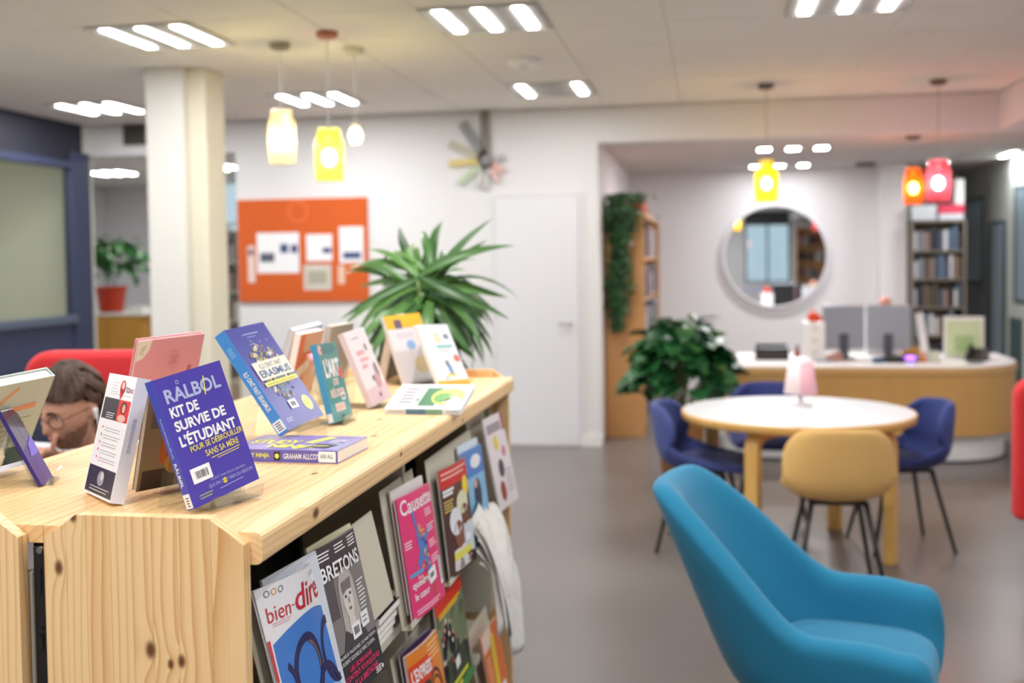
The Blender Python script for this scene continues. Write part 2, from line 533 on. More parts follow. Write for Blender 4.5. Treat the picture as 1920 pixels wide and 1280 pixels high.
for x, y, lab in ((-7.9, 13.6, 'strip light on the ceiling of the far room above the red potted plant'),
             (-6.2, 13.3, 'strip light in the far room seen between pillar and orange board'),
             (-8.0, 10.8, 'strip light in the far room hidden above the doorway'), (-5.2, 10.8, 'strip light in the far room just behind the opening')):
    luminaire(x, y, H, lab, 'far room ceiling lights')
luminaire(2.74, 11.6, HB, 'bright ceiling light at the right edge above the grey-green wall', 'far room ceiling lights', n=3, off=(0, 1)).children[3].data = sm_bright
luminaire(-6.4, 7.2, H, 'added ceiling light brightening the glazed office, out of view', 'far room ceiling lights')  # unseen lamp added to brighten the office behind the glass
luminaire(3.4, 6.0, HB, 'ceiling light of the low right-hand bay, out of view', 'far room ceiling lights')
luminaire(3.4, 2.0, HB, 'ceiling light of the low right-hand bay, out of view', 'far room ceiling lights')
# small square lamps over the desk
M_sq = [emat('lamp_square_front', (252, 252, 255), STRIP_POWER*5), emat('lamp_square_rear', (252, 252, 255), STRIP_POWER*0.7)]
sq = MB().add([(-0.05, -0.08, 0), (-0.05, 0.08, 0), (0.05, 0.08, 0), (0.05, -0.08, 0)], [(0, 1, 2, 3)]).mesh('lamp_panel'); sq.materials.append(M_sq[0])
sq2 = sq.copy(); sq2.materials[0] = M_sq[1]
t_no = 0
for yy, row in ((10.28, 'front'), (12.2, 'rear')):
    for k, xx in enumerate((0.51, 0.765, 1.015)):
        t = thing('ceiling_spot', '%s of the %s row of small square lights above the desk' % (('left one', 'middle one', 'right one')[k], row), 'light', (xx, yy, HB), group='small square lights above the desk')
        MB().box(-0.08, -0.11, -0.012, 0.08, 0.11, 0).build('housing', M_housing, t)
        link('lamp_panel', sq if row == 'front' else sq2, None, t, loc=(0, 0, -0.0125))
# smoke detector, ceiling vent box, wall grille
t = thing('smoke_detector', 'round white disc detector on the ceiling between the luminaires', 'detector', (-1.12, 6.75, H))
MB().lathe([(0.001, -0.045), (0.08, -0.045), (0.10, -0.03), (0.105, 0)], 28).build('dome', M_white, t, True)
MB().lathe([(0.001, -0.052), (0.03, -0.05), (0.03, -0.044)], 16).build('sensor', M_housing, t, True)
t = thing('ceiling_vent', 'small dark vent on the low ceiling beside the round mirror', 'vent', (1.66, 12.2, HB))
MB().box(-0.10, -0.06, -0.03, 0.10, 0.06, 0).build('vent_frame', mat('vent_grey', (110, 108, 104), 0.6), t, bev=0.004)
for k in range(4):
    MB().box(-0.085, -0.045+k*0.026, -0.036, 0.085, -0.033+k*0.026, -0.028).build('slat', M_black, t)
t = thing('wall_grille', 'dark square ventilation grille high up left of the white pillar', 'grille', (-5.0, YW, 2.72))
MB().box(-0.11, -0.02, -0.10, 0.11, 0, 0.075).build('grille_frame', mat('grille_grey', (96, 92, 84), 0.6), t, bev=0.004)
for k in range(6):
    MB().box(-0.095, -0.03, -0.085+k*0.026, 0.095, -0.018, -0.072+k*0.026).build('slat', mat('grille_dark', (60, 58, 52), 0.6), t)

# ------------------------------------------------------------------ pendants
def pendant(x, y, ztop, zbot, r, tint, ceil_z, label, cap_rgb, bulb_rgb=(255, 214, 150), neck=0.78, power=1.0, bz=0.45):
    t = thing('pendant_lamp', label, 'lamp', (x, y, ceil_z), group='glass pendant lamps')
    d = lambda z: z-ceil_z
    MB().lathe([(0.001, -0.035), (0.045, -0.035), (0.058, -0.02), (0.06, 0)], 24).build('ceiling_rose', mat('rose_%d_%d_%d' % cap_rgb, cap_rgb, 0.4), t, True)
    MB().tube([(0, 0, -0.03), (0, 0, d(ztop)+0.02)], 0.003, 6).build('cable', mat('cable_grey', (170, 168, 165), 0.5), t)
    hgt = ztop-zbot
    MB().lathe([(r*neck, d(ztop)), (r*neck, d(ztop)-0.02), (r*0.98, d(ztop)-0.3*hgt), (r, d(ztop)-0.6*hgt), (r*0.94, d(zbot))], 28, cap=False).build('glass_shade', clear('shade_%d_%d_%d' % tint, tint, rough=0.05, translucent=0.22, see=tuple(int(c*0.6+255*0.4) for c in tint)), t, True)
    MB().lathe([(0.001, d(ztop)+0.012), (r*neck*0.95, d(ztop)+0.006), (r*neck, d(ztop)-0.002)], 24, cap=False).build('cap', mat('pendant_cap', (200, 200, 196), 0.4, 0.6), t, True)
    MB().lathe([(0.018, d(ztop)), (0.018, d(ztop)-0.06)], 14).build('socket', M_housing, t, True)
    bc = d(zbot)+hgt*bz
    MB().ball((0, 0, bc), (0.036, 0.036, 0.045)).build('bulb', emat('bulb_%d_%d_%d' % bulb_rgb, bulb_rgb, BULB_POWER*power), t, True)
    return t
pendant(-2.38, 5.92, 2.42, 2.12, 0.078, (238, 226, 190), H, 'clear amber-tinted glass pendant lamp nearest the white pillar', (150, 140, 120), (255, 232, 180))
pendant(-2.02, 5.69, 2.28, 2.00, 0.080, (196, 220, 96), H, 'lime green glass pendant lamp above the orange board', (190, 120, 90), (255, 236, 160))
pendant(-2.02, 6.15, 2.36, 2.24, 0.032, (232, 228, 215), H, 'tiny pale pendant lamp hanging right of the lime one', (205, 200, 185), (255, 225, 165), power=0.5)
pendant(0.42, 8.17, 2.25, 1.95, 0.085, (250, 214, 44), H, 'bright yellow glass pendant lamp in front of the round mirror', (110, 96, 80), (255, 226, 130), neck=0.62)
pendant(1.63, 8.30, 2.23, 1.93, 0.084, (232, 96, 118), H, 'pinkish red glass pendant lamp, right one of the pair', (130, 96, 84), (255, 200, 190), neck=0.8)
pendant(1.68, 9.55, 2.27, 1.97, 0.080, (250, 120, 24), HB, 'orange glass pendant lamp, left one of the pair at the right', (120, 100, 90), (255, 196, 110), neck=0.78)
# ------------------------------------------------------------------ things on the rear wall
t = thing('notice_board', 'orange felt notice board with white papers on the rear wall', 'board', (-3.455, YW-0.003, 1.22))
M_felt = mat('orange_felt', (204, 92, 34), 0.9, noise=0.06, nscale=60)
MB().box(-0.59, -0.025, 0, 0.59, 0, 0.89).build('felt_panel', M_felt, t, bev=0.004)
MB().lathe([(0.075, -0.027), (0.085, -0.029), (0.095, -0.027)], 32, cap=False).build('ring_sticker', mat('orange_lt', (226, 112, 60), 0.8), t, rot=(radians(90), 0, 0), loc=(-0.03, -0.055, 0.78))
M_ink = mat('ink_grey', (90, 92, 110), 0.7)
M_inkb = mat('ink_blue', (70, 84, 130), 0.7)
def sheet(x0, z0, x1, z1, label, rgb, marks):
    o = thing('paper_sheet', label, 'paper', ((x0+x1)/2, YW-0.026, z0), group='papers pinned to the orange board')
    w = (x1-x0)/2
    MB().grid(lambda u, v: ((u*2-1)*w, -0.004*sin(u*pi)-0.001, v*(z1-z0)), 7, 5).build('page', mat('page_%d_%d_%d' % rgb, rgb, 0.8), o, solid=0.0008)
    for (a, b_, c, d_, m_) in marks:
        MB().box((a*2-1)*w, -0.0075, b_*(z1-z0), (c*2-1)*w, -0.0065, d_*(z1-z0)).build('printed_patch', m_, o)
    MB().ball((0, -0.008, (z1-z0)*0.96), 0.007, 8, 6).build('pin', M_white, o)
sheet(-3.89, 1.47, -3.46, 1.82, 'largest white sheet on the orange board with blurred dark prints', (238, 238, 242), [(0.55, 0.5, 0.72, 0.72, M_inkb), (0.78, 0.5, 0.92, 0.7, M_inkb), (0.12, 0.28, 0.42, 0.5, M_ink)])
sheet(-3.43, 1.57, -3.17, 1.80, 'small white sheet top centre of the orange board', (238, 238, 242), [(0.62, 0.3, 0.92, 0.5, M_inkb)])
sheet(-3.46, 1.32, -3.18, 1.54, 'greyish printed sheet low on the orange board', (206, 200, 190), [(0.2, 0.25, 0.8, 0.75, mat('ink_olive', (170, 166, 150), 0.7))])
sheet(-3.13, 1.55, -2.89, 1.86, 'white sheet at the right side of the orange board', (236, 236, 240), [(0.2, 0.12, 0.85, 0.3, M_inkb)])
sheet(-3.96, 1.39, -3.885, 1.71, 'narrow tall leaflet at the left side of the orange board', (228, 205, 200), [(0.2, 0.75, 0.8, 0.9, M_ink)])
sheet(-3.14, 1.37, -3.07, 1.53, 'tiny pale leaflet low at the right of the orange board', (225, 190, 170), [])

t = thing('wall_clock', 'starburst of grey, yellow, green and pink sticks on the rear wall', 'clock', (-1.82, YW, 2.39))
for (dx, dz, wd, rgb) in [(-0.012, 0.40, 0.075, (128, 124, 116)), (-0.20, 0.32, 0.075, (140, 142, 146)), (-0.31, 0.15, 0.06, (186, 182, 164)),
                          (-0.32, -0.02, 0.055, (214, 196, 124)), (-0.24, -0.19, 0.055, (184, 200, 172)), (-0.09, -0.22, 0.05, (206, 208, 204)), (-0.01, -0.24, 0.055, (196, 194, 192)),
                          (0.10, -0.18, 0.05, (222, 190, 184)), (0.15, -0.10, 0.055, (220, 178, 172)), (0.15, 0.02, 0.05, (176, 174, 174))]:
    L_ = sqrt(dx*dx+dz*dz); a = math.atan2(dz, dx)
    MB().box(0, -0.03, -wd/2, L_, -0.014, wd/2).build('ray_stick', mat('stick_%d_%d_%d' % rgb, rgb, 0.5), t, rot=(0, -a, 0))
MB().lathe([(0.001, 0.02), (0.05, 0.02), (0.05, 0)], 20).build('hub', mat('hub_grey', (140, 140, 142), 0.5), t, True, rot=(radians(90), 0, 0), loc=(0, -0.02, 0))

# ------------------------------------------------------------------ round mirror
t = thing('round_mirror', 'large round wall mirror with pale rim above the reception desk', 'mirror', (0.74, YB, 1.555))
mm = bpy.data.materials.new('mirror_glass'); mm.use_nodes = True
bb = mm.node_tree.nodes['Principled BSDF']; bb.inputs['Metallic'].default_value = 1; bb.inputs['Roughness'].default_value = 0.0; bb.inputs['Base Color'].default_value = (0.86, 0.88, 0.9, 1)
MB().lathe([(0.001, 0.035), (0.56, 0.035), (0.56, 0.0)], 64).build('mirror_disc', mm, t, rot=(radians(90), 0, 0))
MB().lathe([(0.56, 0.0), (0.56, 0.042), (0.585, 0.042), (0.59, 0.0)], 64, cap=False).build('rim', mat('rim_white', (236, 236, 240), 0.5), t, True, rot=(radians(90), 0, 0))
MB().lathe([(0.001, 0.008), (0.645, 0.008), (0.65, 0.0)], 64).build('backing_disc', mat('backing_white', (232, 232, 236), 0.6), t, True, rot=(radians(90), 0, 0), loc=(0, 0, -0.06))

# ------------------------------------------------------------------ books for shelves
BOOK_RGB = [(60, 66, 84), (110, 96, 100), (200, 200, 204), (140, 120, 110), (70, 80, 100), (170, 150, 140), (52, 52, 58), (160, 70, 60), (90, 110, 130), (214, 208, 200), (120, 130, 140), (96, 84, 70)]
for i, c in enumerate(BOOK_RGB): mat('shelf_book_%d' % i, c, 0.6)
BOOK_ME = [None]*len(BOOK_RGB)
BOOK_NAME = ['slate', 'mauve-grey', 'light grey', 'brown', 'steel blue', 'beige', 'black', 'brick red', 'blue-grey', 'cream', 'mid grey', 'olive brown']
def shelf_book(loc, rz, hgt, dep, thk, ci, label, group):
    place, lv, n_lv = label
    label = '%s book on %s of the %s' % (BOOK_NAME[ci], 'the top shelf' if lv == n_lv-1 else 'the bottom shelf' if lv == 0 else 'shelf %d from the top' % (n_lv-lv), place)
    t = thing('shelf_book', label, 'book', loc, rz, group=group)
    # local: spine faces -y, thickness along x
    key = ci
    if BOOK_ME[key] is None:
        c = MB().box(-0.5, -1.0, 0, -0.44, 0, 1).box(0.44, -1.0, 0, 0.5, 0, 1).box(-0.44, -1.0, 0, 0.44, -0.97, 1).mesh('cover'); c.materials.append(MATS['shelf_book_%d' % key])
        p = MB().box(-0.44, -0.97, 0.015, 0.44, -0.03, 0.985).mesh('pages'); p.materials.append(M_paper)
        BOOK_ME[key] = (c, p)
    for nm, me in zip(('cover', 'pages'), BOOK_ME[key]):
        o = link(nm, me, None, t); o.scale = (thk, dep, hgt)
    return t

def bookcase(name, label, x0, x1, dep, top, n, loc, rz, m, back=True):
    """local: front at y=0 facing -y, shelves along x"""
    t = thing(name, label, 'bookcase', loc, rz)
    for x in (x0, x1-0.025):
        MB().box(x, 0, 0, x+0.025, dep, top).build('side_panel', m, t, bev=0.002)
    MB().box(x0+0.025, 0, top-0.025, x1-0.025, dep, top).build('top_panel', m, t)
    if back: MB().box(x0+0.025, dep-0.01, 0.05, x1-0.025, dep, top-0.025).build('back_panel', m, t)
    zs = []
    for k in range(n):
        z = 0.08+k*(top-0.1)/n
        MB().box(x0+0.025, 0.01, z-0.022, x1-0.025, dep-0.012, z).build('shelf_board', m, t)
        zs.append(z)
    return t, zs, (top-0.1)/n

# wooden bookcase in the alcove: its side faces the camera, its front faces right (+x)
M_oak2 = wood('bookcase_oak', (204, 154, 98), (184, 128, 74), 'Z', (0.4, 0.1, 0), 400, 0.45, contrast=0.25)
t, zs, dz = bookcase('oak_bookcase', 'tall oak bookcase side-on behind the white wall edge', 0, 3.0, 0.34, 1.95, 5, (-0.545, 9.5, 0), radians(90), M_oak2)
rnd = random.Random(3)
for z in zs:
    y = 9.54
    while y < 12.3:
        th = rnd.uniform(0.03, 0.06); hh = rnd.uniform(0.22, 0.32); dp = rnd.uniform(0.2, 0.27)
        if rnd.random() < 0.85:
            shelf_book((-0.550-dp, y+th/2, z+0.001), radians(90), hh, dp, th, rnd.randrange(12), ('alcove bookcase', zs.index(z), len(zs)), 'books in the alcove bookcase')
        y += th+rnd.uniform(0.01, 0.10)
for (y, w_, h_, rgb, lab) in ((9.75, 0.22, 0.12, (214, 88, 60), 'orange-red box on top of the alcove bookcase'), (10.1, 0.25, 0.08, (190, 70, 66), 'flat red box on top of the alcove bookcase behind the orange one')):
    o = thing('storage_box', lab, 'box', (-0.67, y, 1.95))
    mm_ = mat('box_%d_%d_%d' % rgb, rgb, 0.6)
    MB().box(-0.11, 0, 0, 0.11, w_, h_*0.75).build('body', mm_, o, bev=0.003)
    MB().box(-0.115, -0.005, h_*0.75, 0.115, w_+0.005, h_).build('lid', mm_, o, bev=0.003)

# bookcase by the grey-green wall
t, zs, dz = bookcase('dark_bookcase', 'bookcase full of dark books beside the grey-green wall', 2.14, 2.70, 0.26, 1.92, 6, (0, 12.30, 0), 0, mat('shelf_greybrown', (120, 112, 100), 0.6))
for z in zs:
    x = 2.175
    while x < 2.64:
        th = rnd.uniform(0.025, 0.055); hh = rnd.uniform(0.17, 0.26)
        if x+th > 2.67: break
        shelf_book((x+th/2, 12.52, z+0.001), 0, min(hh, dz-0.04), rnd.uniform(0.17, 0.205), th, (0, 2, 4, 8, 9, 10, 6, 11, 3, 2)[rnd.randrange(10)], ('dark bookcase', zs.index(z), len(zs)), 'books in the dark bookcase')
        x += th+rnd.uniform(0.002, 0.02)
for (x, w_, h_, rgb, lab) in ((2.16, 0.24, 0.16, (214, 224, 228), 'white storage box on top of the dark bookcase'), (2.43, 0.25, 0.16, (216, 60, 88), 'red storage box with pale base on top of the dark bookcase')):
    o = thing('storage_box', lab, 'box', (x, 12.33, 1.92))
    MB().box(0, 0, 0, w_, 0.2, h_*0.4).build('base', mat('box_pale', (210, 218, 226), 0.5), o, bev=0.004)
    MB().box(-0.004, -0.004, h_*0.4, w_+0.004, 0.204, h_).build('lid', mat('box_%d_%d_%d' % rgb, rgb, 0.5), o, bev=0.004)
o = thing('file_box', 'narrow white file box standing on the red storage box', 'box', (2.60, 12.36, 2.08))
MB().box(0, 0, 0, 0.09, 0.16, 0.27).build('body', M_white, o, bev=0.004)
MB().box(0.02, -0.002, 0.16, 0.07, 0, 0.24).build('spine_label', M_paper, o)

# bookshelf of the far room
t, zs, dz = bookcase('far_bookshelf', 'pale bookshelf with rows of books in the far room', -7.0, -5.6, 0.28, 1.98, 5, (0, 13.0, 0), 0, mat('shelf_pale', (206, 202, 196), 0.6))
for z in zs:
    x = -6.30
    while x < -5.70:
        th = rnd.uniform(0.025, 0.06); hh = rnd.uniform(0.2, 0.29)
        shelf_book((x+th/2, 13.25, z+0.001), 0, hh, rnd.uniform(0.17, 0.21), th, rnd.randrange(12), ('far room bookshelf', zs.index(z), len(zs)), 'books in the far room bookshelf')
        x += th+rnd.uniform(0.002, 0.03)

# ------------------------------------------------------------------ plants
def leaf_mesh(name, length, width, droop, fold=0.25, n=9, tip=1.0, lobes=0):
    mb = MB()
    def fn(u, v):
        s = v
        w = width*(sin(pi*min(1, s*0.96+0.04)**0.8))**0.9
        if lobes: w *= 1-0.28*abs(sin(lobes*pi*s))**4
        c = (u*2-1)
        x = c*w*0.5
        a = droop*s
        y = length*(sin(a)/droop if droop else s)
        z = -length*((1-cos(a))/droop if droop else 0)+abs(c)*w*fold*0.5
        return (x, y, z)
    mb.grid(fn, 5, n)
    me = mb.mesh(name, True)
    return me
def leaf_mat(name, a, c):
    if name in MATS: return MATS[name]
    m = mat(name, a, 0.38)
    nt = m.node_tree; b_ = nt.nodes['Principled BSDF']
    oi = nt.nodes.new('ShaderNodeObjectInfo'); mx = nt.nodes.new('ShaderNodeMixRGB')
    mx.inputs[1].default_value = lin(a); mx.inputs[2].default_value = lin(c)
    nt.links.new(oi.outputs['Random'], mx.inputs[0]); nt.links.new(mx.outputs[0], b_.inputs['Base Color'])
    b_.inputs['Transmission Weight'].default_value = 0.0
    return m
def put_leaf(me, m, parent, loc, az, el, rl=0.0, s=1.0):
    o = bpy.data.objects.new('leaf', me)
    if len(me.materials) == 0: me.materials.append(m)
    COL.objects.link(o); o.parent = parent; o.location = loc
    o.rotation_mode = 'ZXY'
    o.rotation_euler = (el, rl, az)
    o.scale = (s, s, s)
    return o

# strap-leaved plant on a stand beyond the magazine shelf
t = thing('plant_stand', 'tall white column stand behind the far end of the magazine shelf', 'stand', (-1.0, 3.80, 0))
MB().box(-0.13, -0.13, 0.02, 0.13, 0.13, 1.14).build('column', M_white, t, bev=0.004)
MB().box(-0.14, -0.14, 1.14, 0.14, 0.14, 1.16).build('top', M_white, t, bev=0.003)
MB().box(-0.15, -0.15, 0, 0.15, 0.15, 0.02).build('base', M_white, t, bev=0.003)
rnd = random.Random(11)
t = thing('strap_leaf_plant', 'bushy plant with long green strap leaves just beyond the magazine shelf', 'plant', (-1.0, 3.80, 1.16))
Mp = mat('dark_pot', (62, 54, 70), 0.5)
MB().lathe([(0.001, 0), (0.062, 0), (0.085, 0.17), (0.094, 0.175), (0.094, 0.20), (0.08, 0.20), (0.078, 0.17), (0.001, 0.165)], 28, cap=False).build('pot', Mp, t, True)
MB().lathe([(0.001, 0.168), (0.079, 0.166)], 20, cap=False).build('soil', mat('soil', (46, 34, 26), 0.95), t)
for k in range(3):
    a = k*2.1
    MB().tube([(0.02*cos(a), 0.02*sin(a), 0.16), (0.03*cos(a), 0.03*sin(a), 0.24), (0.035*cos(a), 0.035*sin(a), 0.33)], [0.012, 0.011, 0.008], 8).build('stem', mat('stem_green', (110, 130, 70), 0.6), t, True)
lm = leaf_mat('strap_leaf', (32, 72, 34), (92, 136, 64))
LV = [leaf_mesh('strap_leaf', 0.36, 0.036, d, 0.45, 11) for d in (0.5, 0.9, 1.35, 1.8, 2.3)]
for k in range(175):
    lvl = k/175
    az = k*2.399+rnd.uniform(-0.3, 0.3)
    el = radians(-5+68*lvl**1.0+rnd.uniform(-22, 22))
    me = LV[min(4, max(0, int(1.2+3.4*(1-lvl)+rnd.uniform(-1.2, 1.2))))]
    c = k % 3
    put_leaf(me, lm, t, (0.03*cos(c*2.1), 0.03*sin(c*2.1), 0.20+0.15*lvl), az, el, rnd.uniform(-0.9, 0.9), rnd.uniform(0.6, 1.15))

# big leafy plant behind the left chair
t = thing('leafy_floor_plant', 'dense dark green broad-leaved plant on the floor beside the desk', 'plant', (-0.20, 7.72, 0))
MB().lathe([(0.001, 0), (0.13, 0), (0.17, 0.40), (0.18, 0.42), (0.165, 0.42), (0.16, 0.38), (0.001, 0.38)], 28, cap=False).build('pot', mat('planter_brown', (176, 120, 66), 0.6), t, True)
MB().lathe([(0.001, 0.385), (0.162, 0.383)], 20, cap=False).build('soil', MATS['soil'], t)
lm2 = leaf_mat('broad_leaf', (20, 66, 34), (44, 104, 52))
LB = [leaf_mesh('broad_leaf', 0.22, 0.17, d, 0.15, 9, lobes=3) for d in (0.4, 0.9, 1.4)]
for k in range(190):
    az = k*2.399; q = (k+0.5)/190
    rr = 0.27*sqrt(q); zz = 0.60+0.50*sqrt(max(0, 1-q*0.95))+rnd.uniform(-0.18, 0.05)
    base = Vector((rr*cos(az+pi/2)*1.05, rr*sin(az+pi/2)*0.8, zz))
    put_leaf(LB[rnd.randrange(3)], lm2, t, base, az+rnd.uniform(-0.5, 0.5), radians(rnd.uniform(-30, 40)), rnd.uniform(-0.5, 0.5), rnd.uniform(0.8, 1.15))
    if k % 9 == 0:
        MB().tube([(rr*0.1*cos(az), rr*0.1*sin(az), 0.37), (base.x*0.5, base.y*0.5, 0.37+(zz-0.37)*0.6), tuple(base)], 0.006, 6).build('stem', MATS['stem_green'], t, True)

# trailing plant hanging over the bookcase side
t = thing('trailing_plant', 'trailing dark green plant hanging down the oak bookcase side', 'plant', (-0.76, 9.60, 1.95))
MB().lathe([(0.001, 0), (0.07, 0), (0.09, 0.13), (0.08, 0.13), (0.001, 0.11)], 24, cap=False).build('pot', M_white, t, True)
mb = MB()
for k in range(1500):
    q = rnd.random()**1.35
    z = 0.16-1.18*q
    wd = 0.17*(1-0.6*q)*(0.85+0.3*sin(q*11))
    x = rnd.gauss(0.03-0.05*q, wd*0.52)
    if x < -0.12: x = -0.24-x if x > -0.2 else rnd.uniform(-0.11, 0.05)
    y = -0.14-rnd.random()*0.12*(1-0.5*q)-0.02
    if z > 0.02: y = rnd.uniform(-0.22, 0.1)
    a, e, r_ = rnd.uniform(0, 6.28), rnd.uniform(-1.2, 0.4), rnd.uniform(0.022, 0.036)
    dx = Vector((cos(a), sin(a)*0.6, sin(e))).normalized(); dy = dx.orthogonal().normalized(); p = Vector((x, y, z))
    if p.y+r_ > -0.105 and z < 0.0: p.y = -0.105-r_
    mb.add([p-dx*r_, p+dy*r_*0.6, p+dx*r_, p-dy*r_*0.6], [(0, 1, 2, 3)])
mb.build('foliage', mat('ivy_leaf', (58, 96, 60), 0.5, noise=0.35, nscale=6), t)['kind'] = 'stuff'
for k in range(5):
    x = -0.12+k*0.06
    MB().tube([(x*0.4, 0, 0.12), (x, -0.13, 0.10), (x, -0.15, -0.3), (x*0.9-0.02, -0.14, -0.8-0.1*(k % 3))], 0.004, 5).build('vine', mat('vine_brown', (96, 92, 54), 0.7), t, True)

# plant in a red pot, on the cabinet beyond the partition
o = thing('wooden_cabinet', 'orange-brown wooden cabinet with a white top beyond the blue partition', 'cabinet', (-6.05, 10.5, 0))
M_honey = wood('honey_wood', (202, 148, 60), (178, 122, 44), 'Z', (0.3, 0.2, 0), 350, 0.45, contrast=0.25)
MB().box(-0.55, 0, 0.05, 0.24, 0.45, 1.03).build('body', M_honey, o, bev=0.004)
MB().box(-0.58, -0.03, 1.03, 0.27, 0.48, 1.06).build('top', M_white, o, bev=0.004)
MB().box(-0.53, 0.02, 0, 0.22, 0.43, 0.05).build('plinth', M_black, o)
for x in (-0.55, -0.15):
    MB().box(x+0.005, -0.012, 0.06, x+0.385, 0, 1.02).build('door', M_honey, o, bev=0.003)
for k, (x, w_) in enumerate(((-5.88, 0.16), (-5.80, 0.10))):
    p = thing('paper_stack', ('white stack of papers beside the red plant pot on the cabinet', 'smaller white paper pile right of the stack on the cabinet')[k], 'paper', (x, 10.60+0.2*k, 1.06))
    for j in range(3):
        MB().box(-w_/2+0.005*j, -0.1, j*0.02, w_/2-0.004*j, 0.08, j*0.02+0.019).build('sheet_bundle', M_paper, p)
t = thing('red_pot_plant', 'green leafy plant in a red pot on the wooden cabinet', 'plant', (-6.26, 10.7, 1.06))
t.scale = (1.2, 1.2, 1.2)
MB().lathe([(0.001, 0), (0.10, 0), (0.13, 0.2), (0.14, 0.2), (0.14, 0.23), (0.12, 0.23), (0.001, 0.2)], 28, cap=False).build('pot', mat('red_pot', (206, 64, 30), 0.4), t, True)
MB().lathe([(0.001, 0.205), (0.12, 0.204)], 20, cap=False).build('soil', MATS['soil'], t)
lm3 = leaf_mat('mid_leaf', (24, 76, 30), (58, 120, 54))
LC = [leaf_mesh('oval_leaf', 0.19, 0.10, d, 0.2) for d in (0.4, 1.0, 1.5)]
for k in range(70):
    az = k*2.399; q = (k+0.5)/70
    rr = 0.03+0.20*sqrt(q); zz = 0.22+0.42*sqrt(max(0, 1-q))+rnd.uniform(-0.05, 0.05)
    put_leaf(LC[rnd.randrange(3)], lm3, t, (rr*cos(az+pi/2), rr*sin(az+pi/2), zz), az, radians(rnd.uniform(-35, 45)), rnd.uniform(-0.5, 0.5), rnd.uniform(0.7, 1.1))
for k in range(6):
    a = k*1.05
    MB().tube([(0.03*cos(a), 0.03*sin(a), 0.2), (0.07*cos(a), 0.07*sin(a), 0.38), (0.10*cos(a), 0.10*sin(a), 0.56+0.05*(k % 3))], 0.006, 6).build('stem', MATS['stem_green'], t, True)

# ------------------------------------------------------------------ reception desk
t = thing('reception_desk', 'curved oak reception desk with white top and white plinth', 'desk', (0, 0, 0))
def desk_outline(off, y_front=8.46, x_left=0.12, r=0.62, x_right=2.34, y_back=9.62):
    pts = [(x_left+off*0, y_back), (x_left, y_front+off)]
    cx, cy = x_right-r, y_front+r
    for k in range(0, 13):
        a = -pi/2+pi/2*k/12
        pts.append((cx+(r-off)*cos(a), cy+(r-off)*sin(a)))
    pts.append((x_right-off, y_back))
    return pts
M_deskoak = wood('desk_oak', (204, 158, 92), (184, 134, 70), 'Z', (0.3, 0.5, 0), 300, 0.42, contrast=0.22, vary=False)
MB().prism(desk_outline(0.0), 0.21, 0.66).build('front_panel', M_deskoak, t)
MB().prism(desk_outline(-0.012), 0.663, 0.715).build('upper_band', wood('desk_band', (212, 170, 108), (196, 150, 86), 'X', (0, 0.4, 0), 300, 0.4, contrast=0.2), t, bev=0.006)
MB().prism(desk_outline(0.0), 0.715, 0.728).build('worktop', M_white, t)
MB().prism(desk_outline(0.08), 0.015, 0.21).build('plinth', mat('plinth_white', (230, 230, 230), 0.4), t)
MB().prism(desk_outline(0.07), 0.0, 0.015).build('skirting', M_black, t)
ZD = 0.728
M_alu = mat('silver', (176, 184, 194), 0.35, 0.75)
def monitor(x, y, rz, label):
    m_ = thing('monitor', label, 'monitor', (x, y, ZD), rz, group='monitors on the reception desk')
    MB().box(-0.165, -0.012, 0.075, 0.165, 0.012, 0.43).build('back_shell', M_alu, m_, bev=0.008)
    MB().box(-0.157, 0.0122, 0.10, 0.157, 0.015, 0.425).build('screen', M_black, m_)
    MB().box(-0.035, -0.03, 0.01, 0.035, -0.013, 0.20).build('stand_arm', mat('dark_grey', (78, 82, 96), 0.4), m_, bev=0.004)
    MB().box(-0.08, -0.09, 0, 0.08, 0.06, 0.01).build('stand_base', MATS['dark_grey'], m_, bev=0.004)
    return m_
monitor(1.065, 9.10, radians(6), 'silver monitor seen from behind, left of the two on the desk')
monitor(1.405, 9.08, radians(-6), 'silver monitor seen from behind, right of the two on the desk')
o = thing('printer', 'small black printer at the left end of the reception desk', 'printer', (0.50, 9.05, ZD))
MB().box(-0.13, -0.10, 0, 0.13, 0.12, 0.095).build('body', M_black, o, bev=0.012)
MB().box(-0.10, -0.104, 0.03, 0.10, -0.099, 0.055).build('paper_slot', mat('slot_grey', (60, 50, 58), 0.5), o)
MB().box(-0.12, 0.03, 0.095, 0.12, 0.12, 0.12).build('lid', M_black, o, bev=0.006)
o = thing('white_organiser', 'tall white storage tower left of the monitors on the desk', 'organiser', (0.83, 9.1, ZD))
MB().box(-0.085, -0.1, 0, 0.085, 0.12, 0.30).build('body', M_white, o, bev=0.006)
for k in range(3):
    d_ = MB().box(-0.075, -0.108, 0.012+k*0.096, 0.075, -0.1, 0.10+k*0.096).build('drawer', M_white, o, bev=0.003)
    MB().box(-0.02, -0.116, 0.05+k*0.096, 0.02, -0.107, 0.062+k*0.096).build('knob', M_housing, d_)
o = thing('red_pouch', 'orange-red floppy pouch on the white storage tower', 'pouch', (0.83, 9.08, ZD+0.30))
M_orange = mat('orange_red', (226, 66, 20), 0.5)
MB().ball((0, 0, 0.035), (0.05, 0.04, 0.042)).ball((0.03, 0, 0.02), (0.045, 0.035, 0.022)).build('body', M_orange, o, True)
MB().tube([(-0.03, 0, 0.06), (-0.025, 0, 0.10), (0.005, 0, 0.10), (0.01, 0, 0.065)], 0.005, 8).build('loop', M_orange, o, True)
o = thing('red_bottle', 'small dark red bottle on the desk behind the pink lamp', 'bottle', (0.69, 8.9, ZD))
MB().lathe([(0.001, 0), (0.025, 0), (0.026, 0.06), (0.012, 0.085), (0.012, 0.10)], 18).build('body', mat('dk_red', (150, 44, 34), 0.4), o, True)
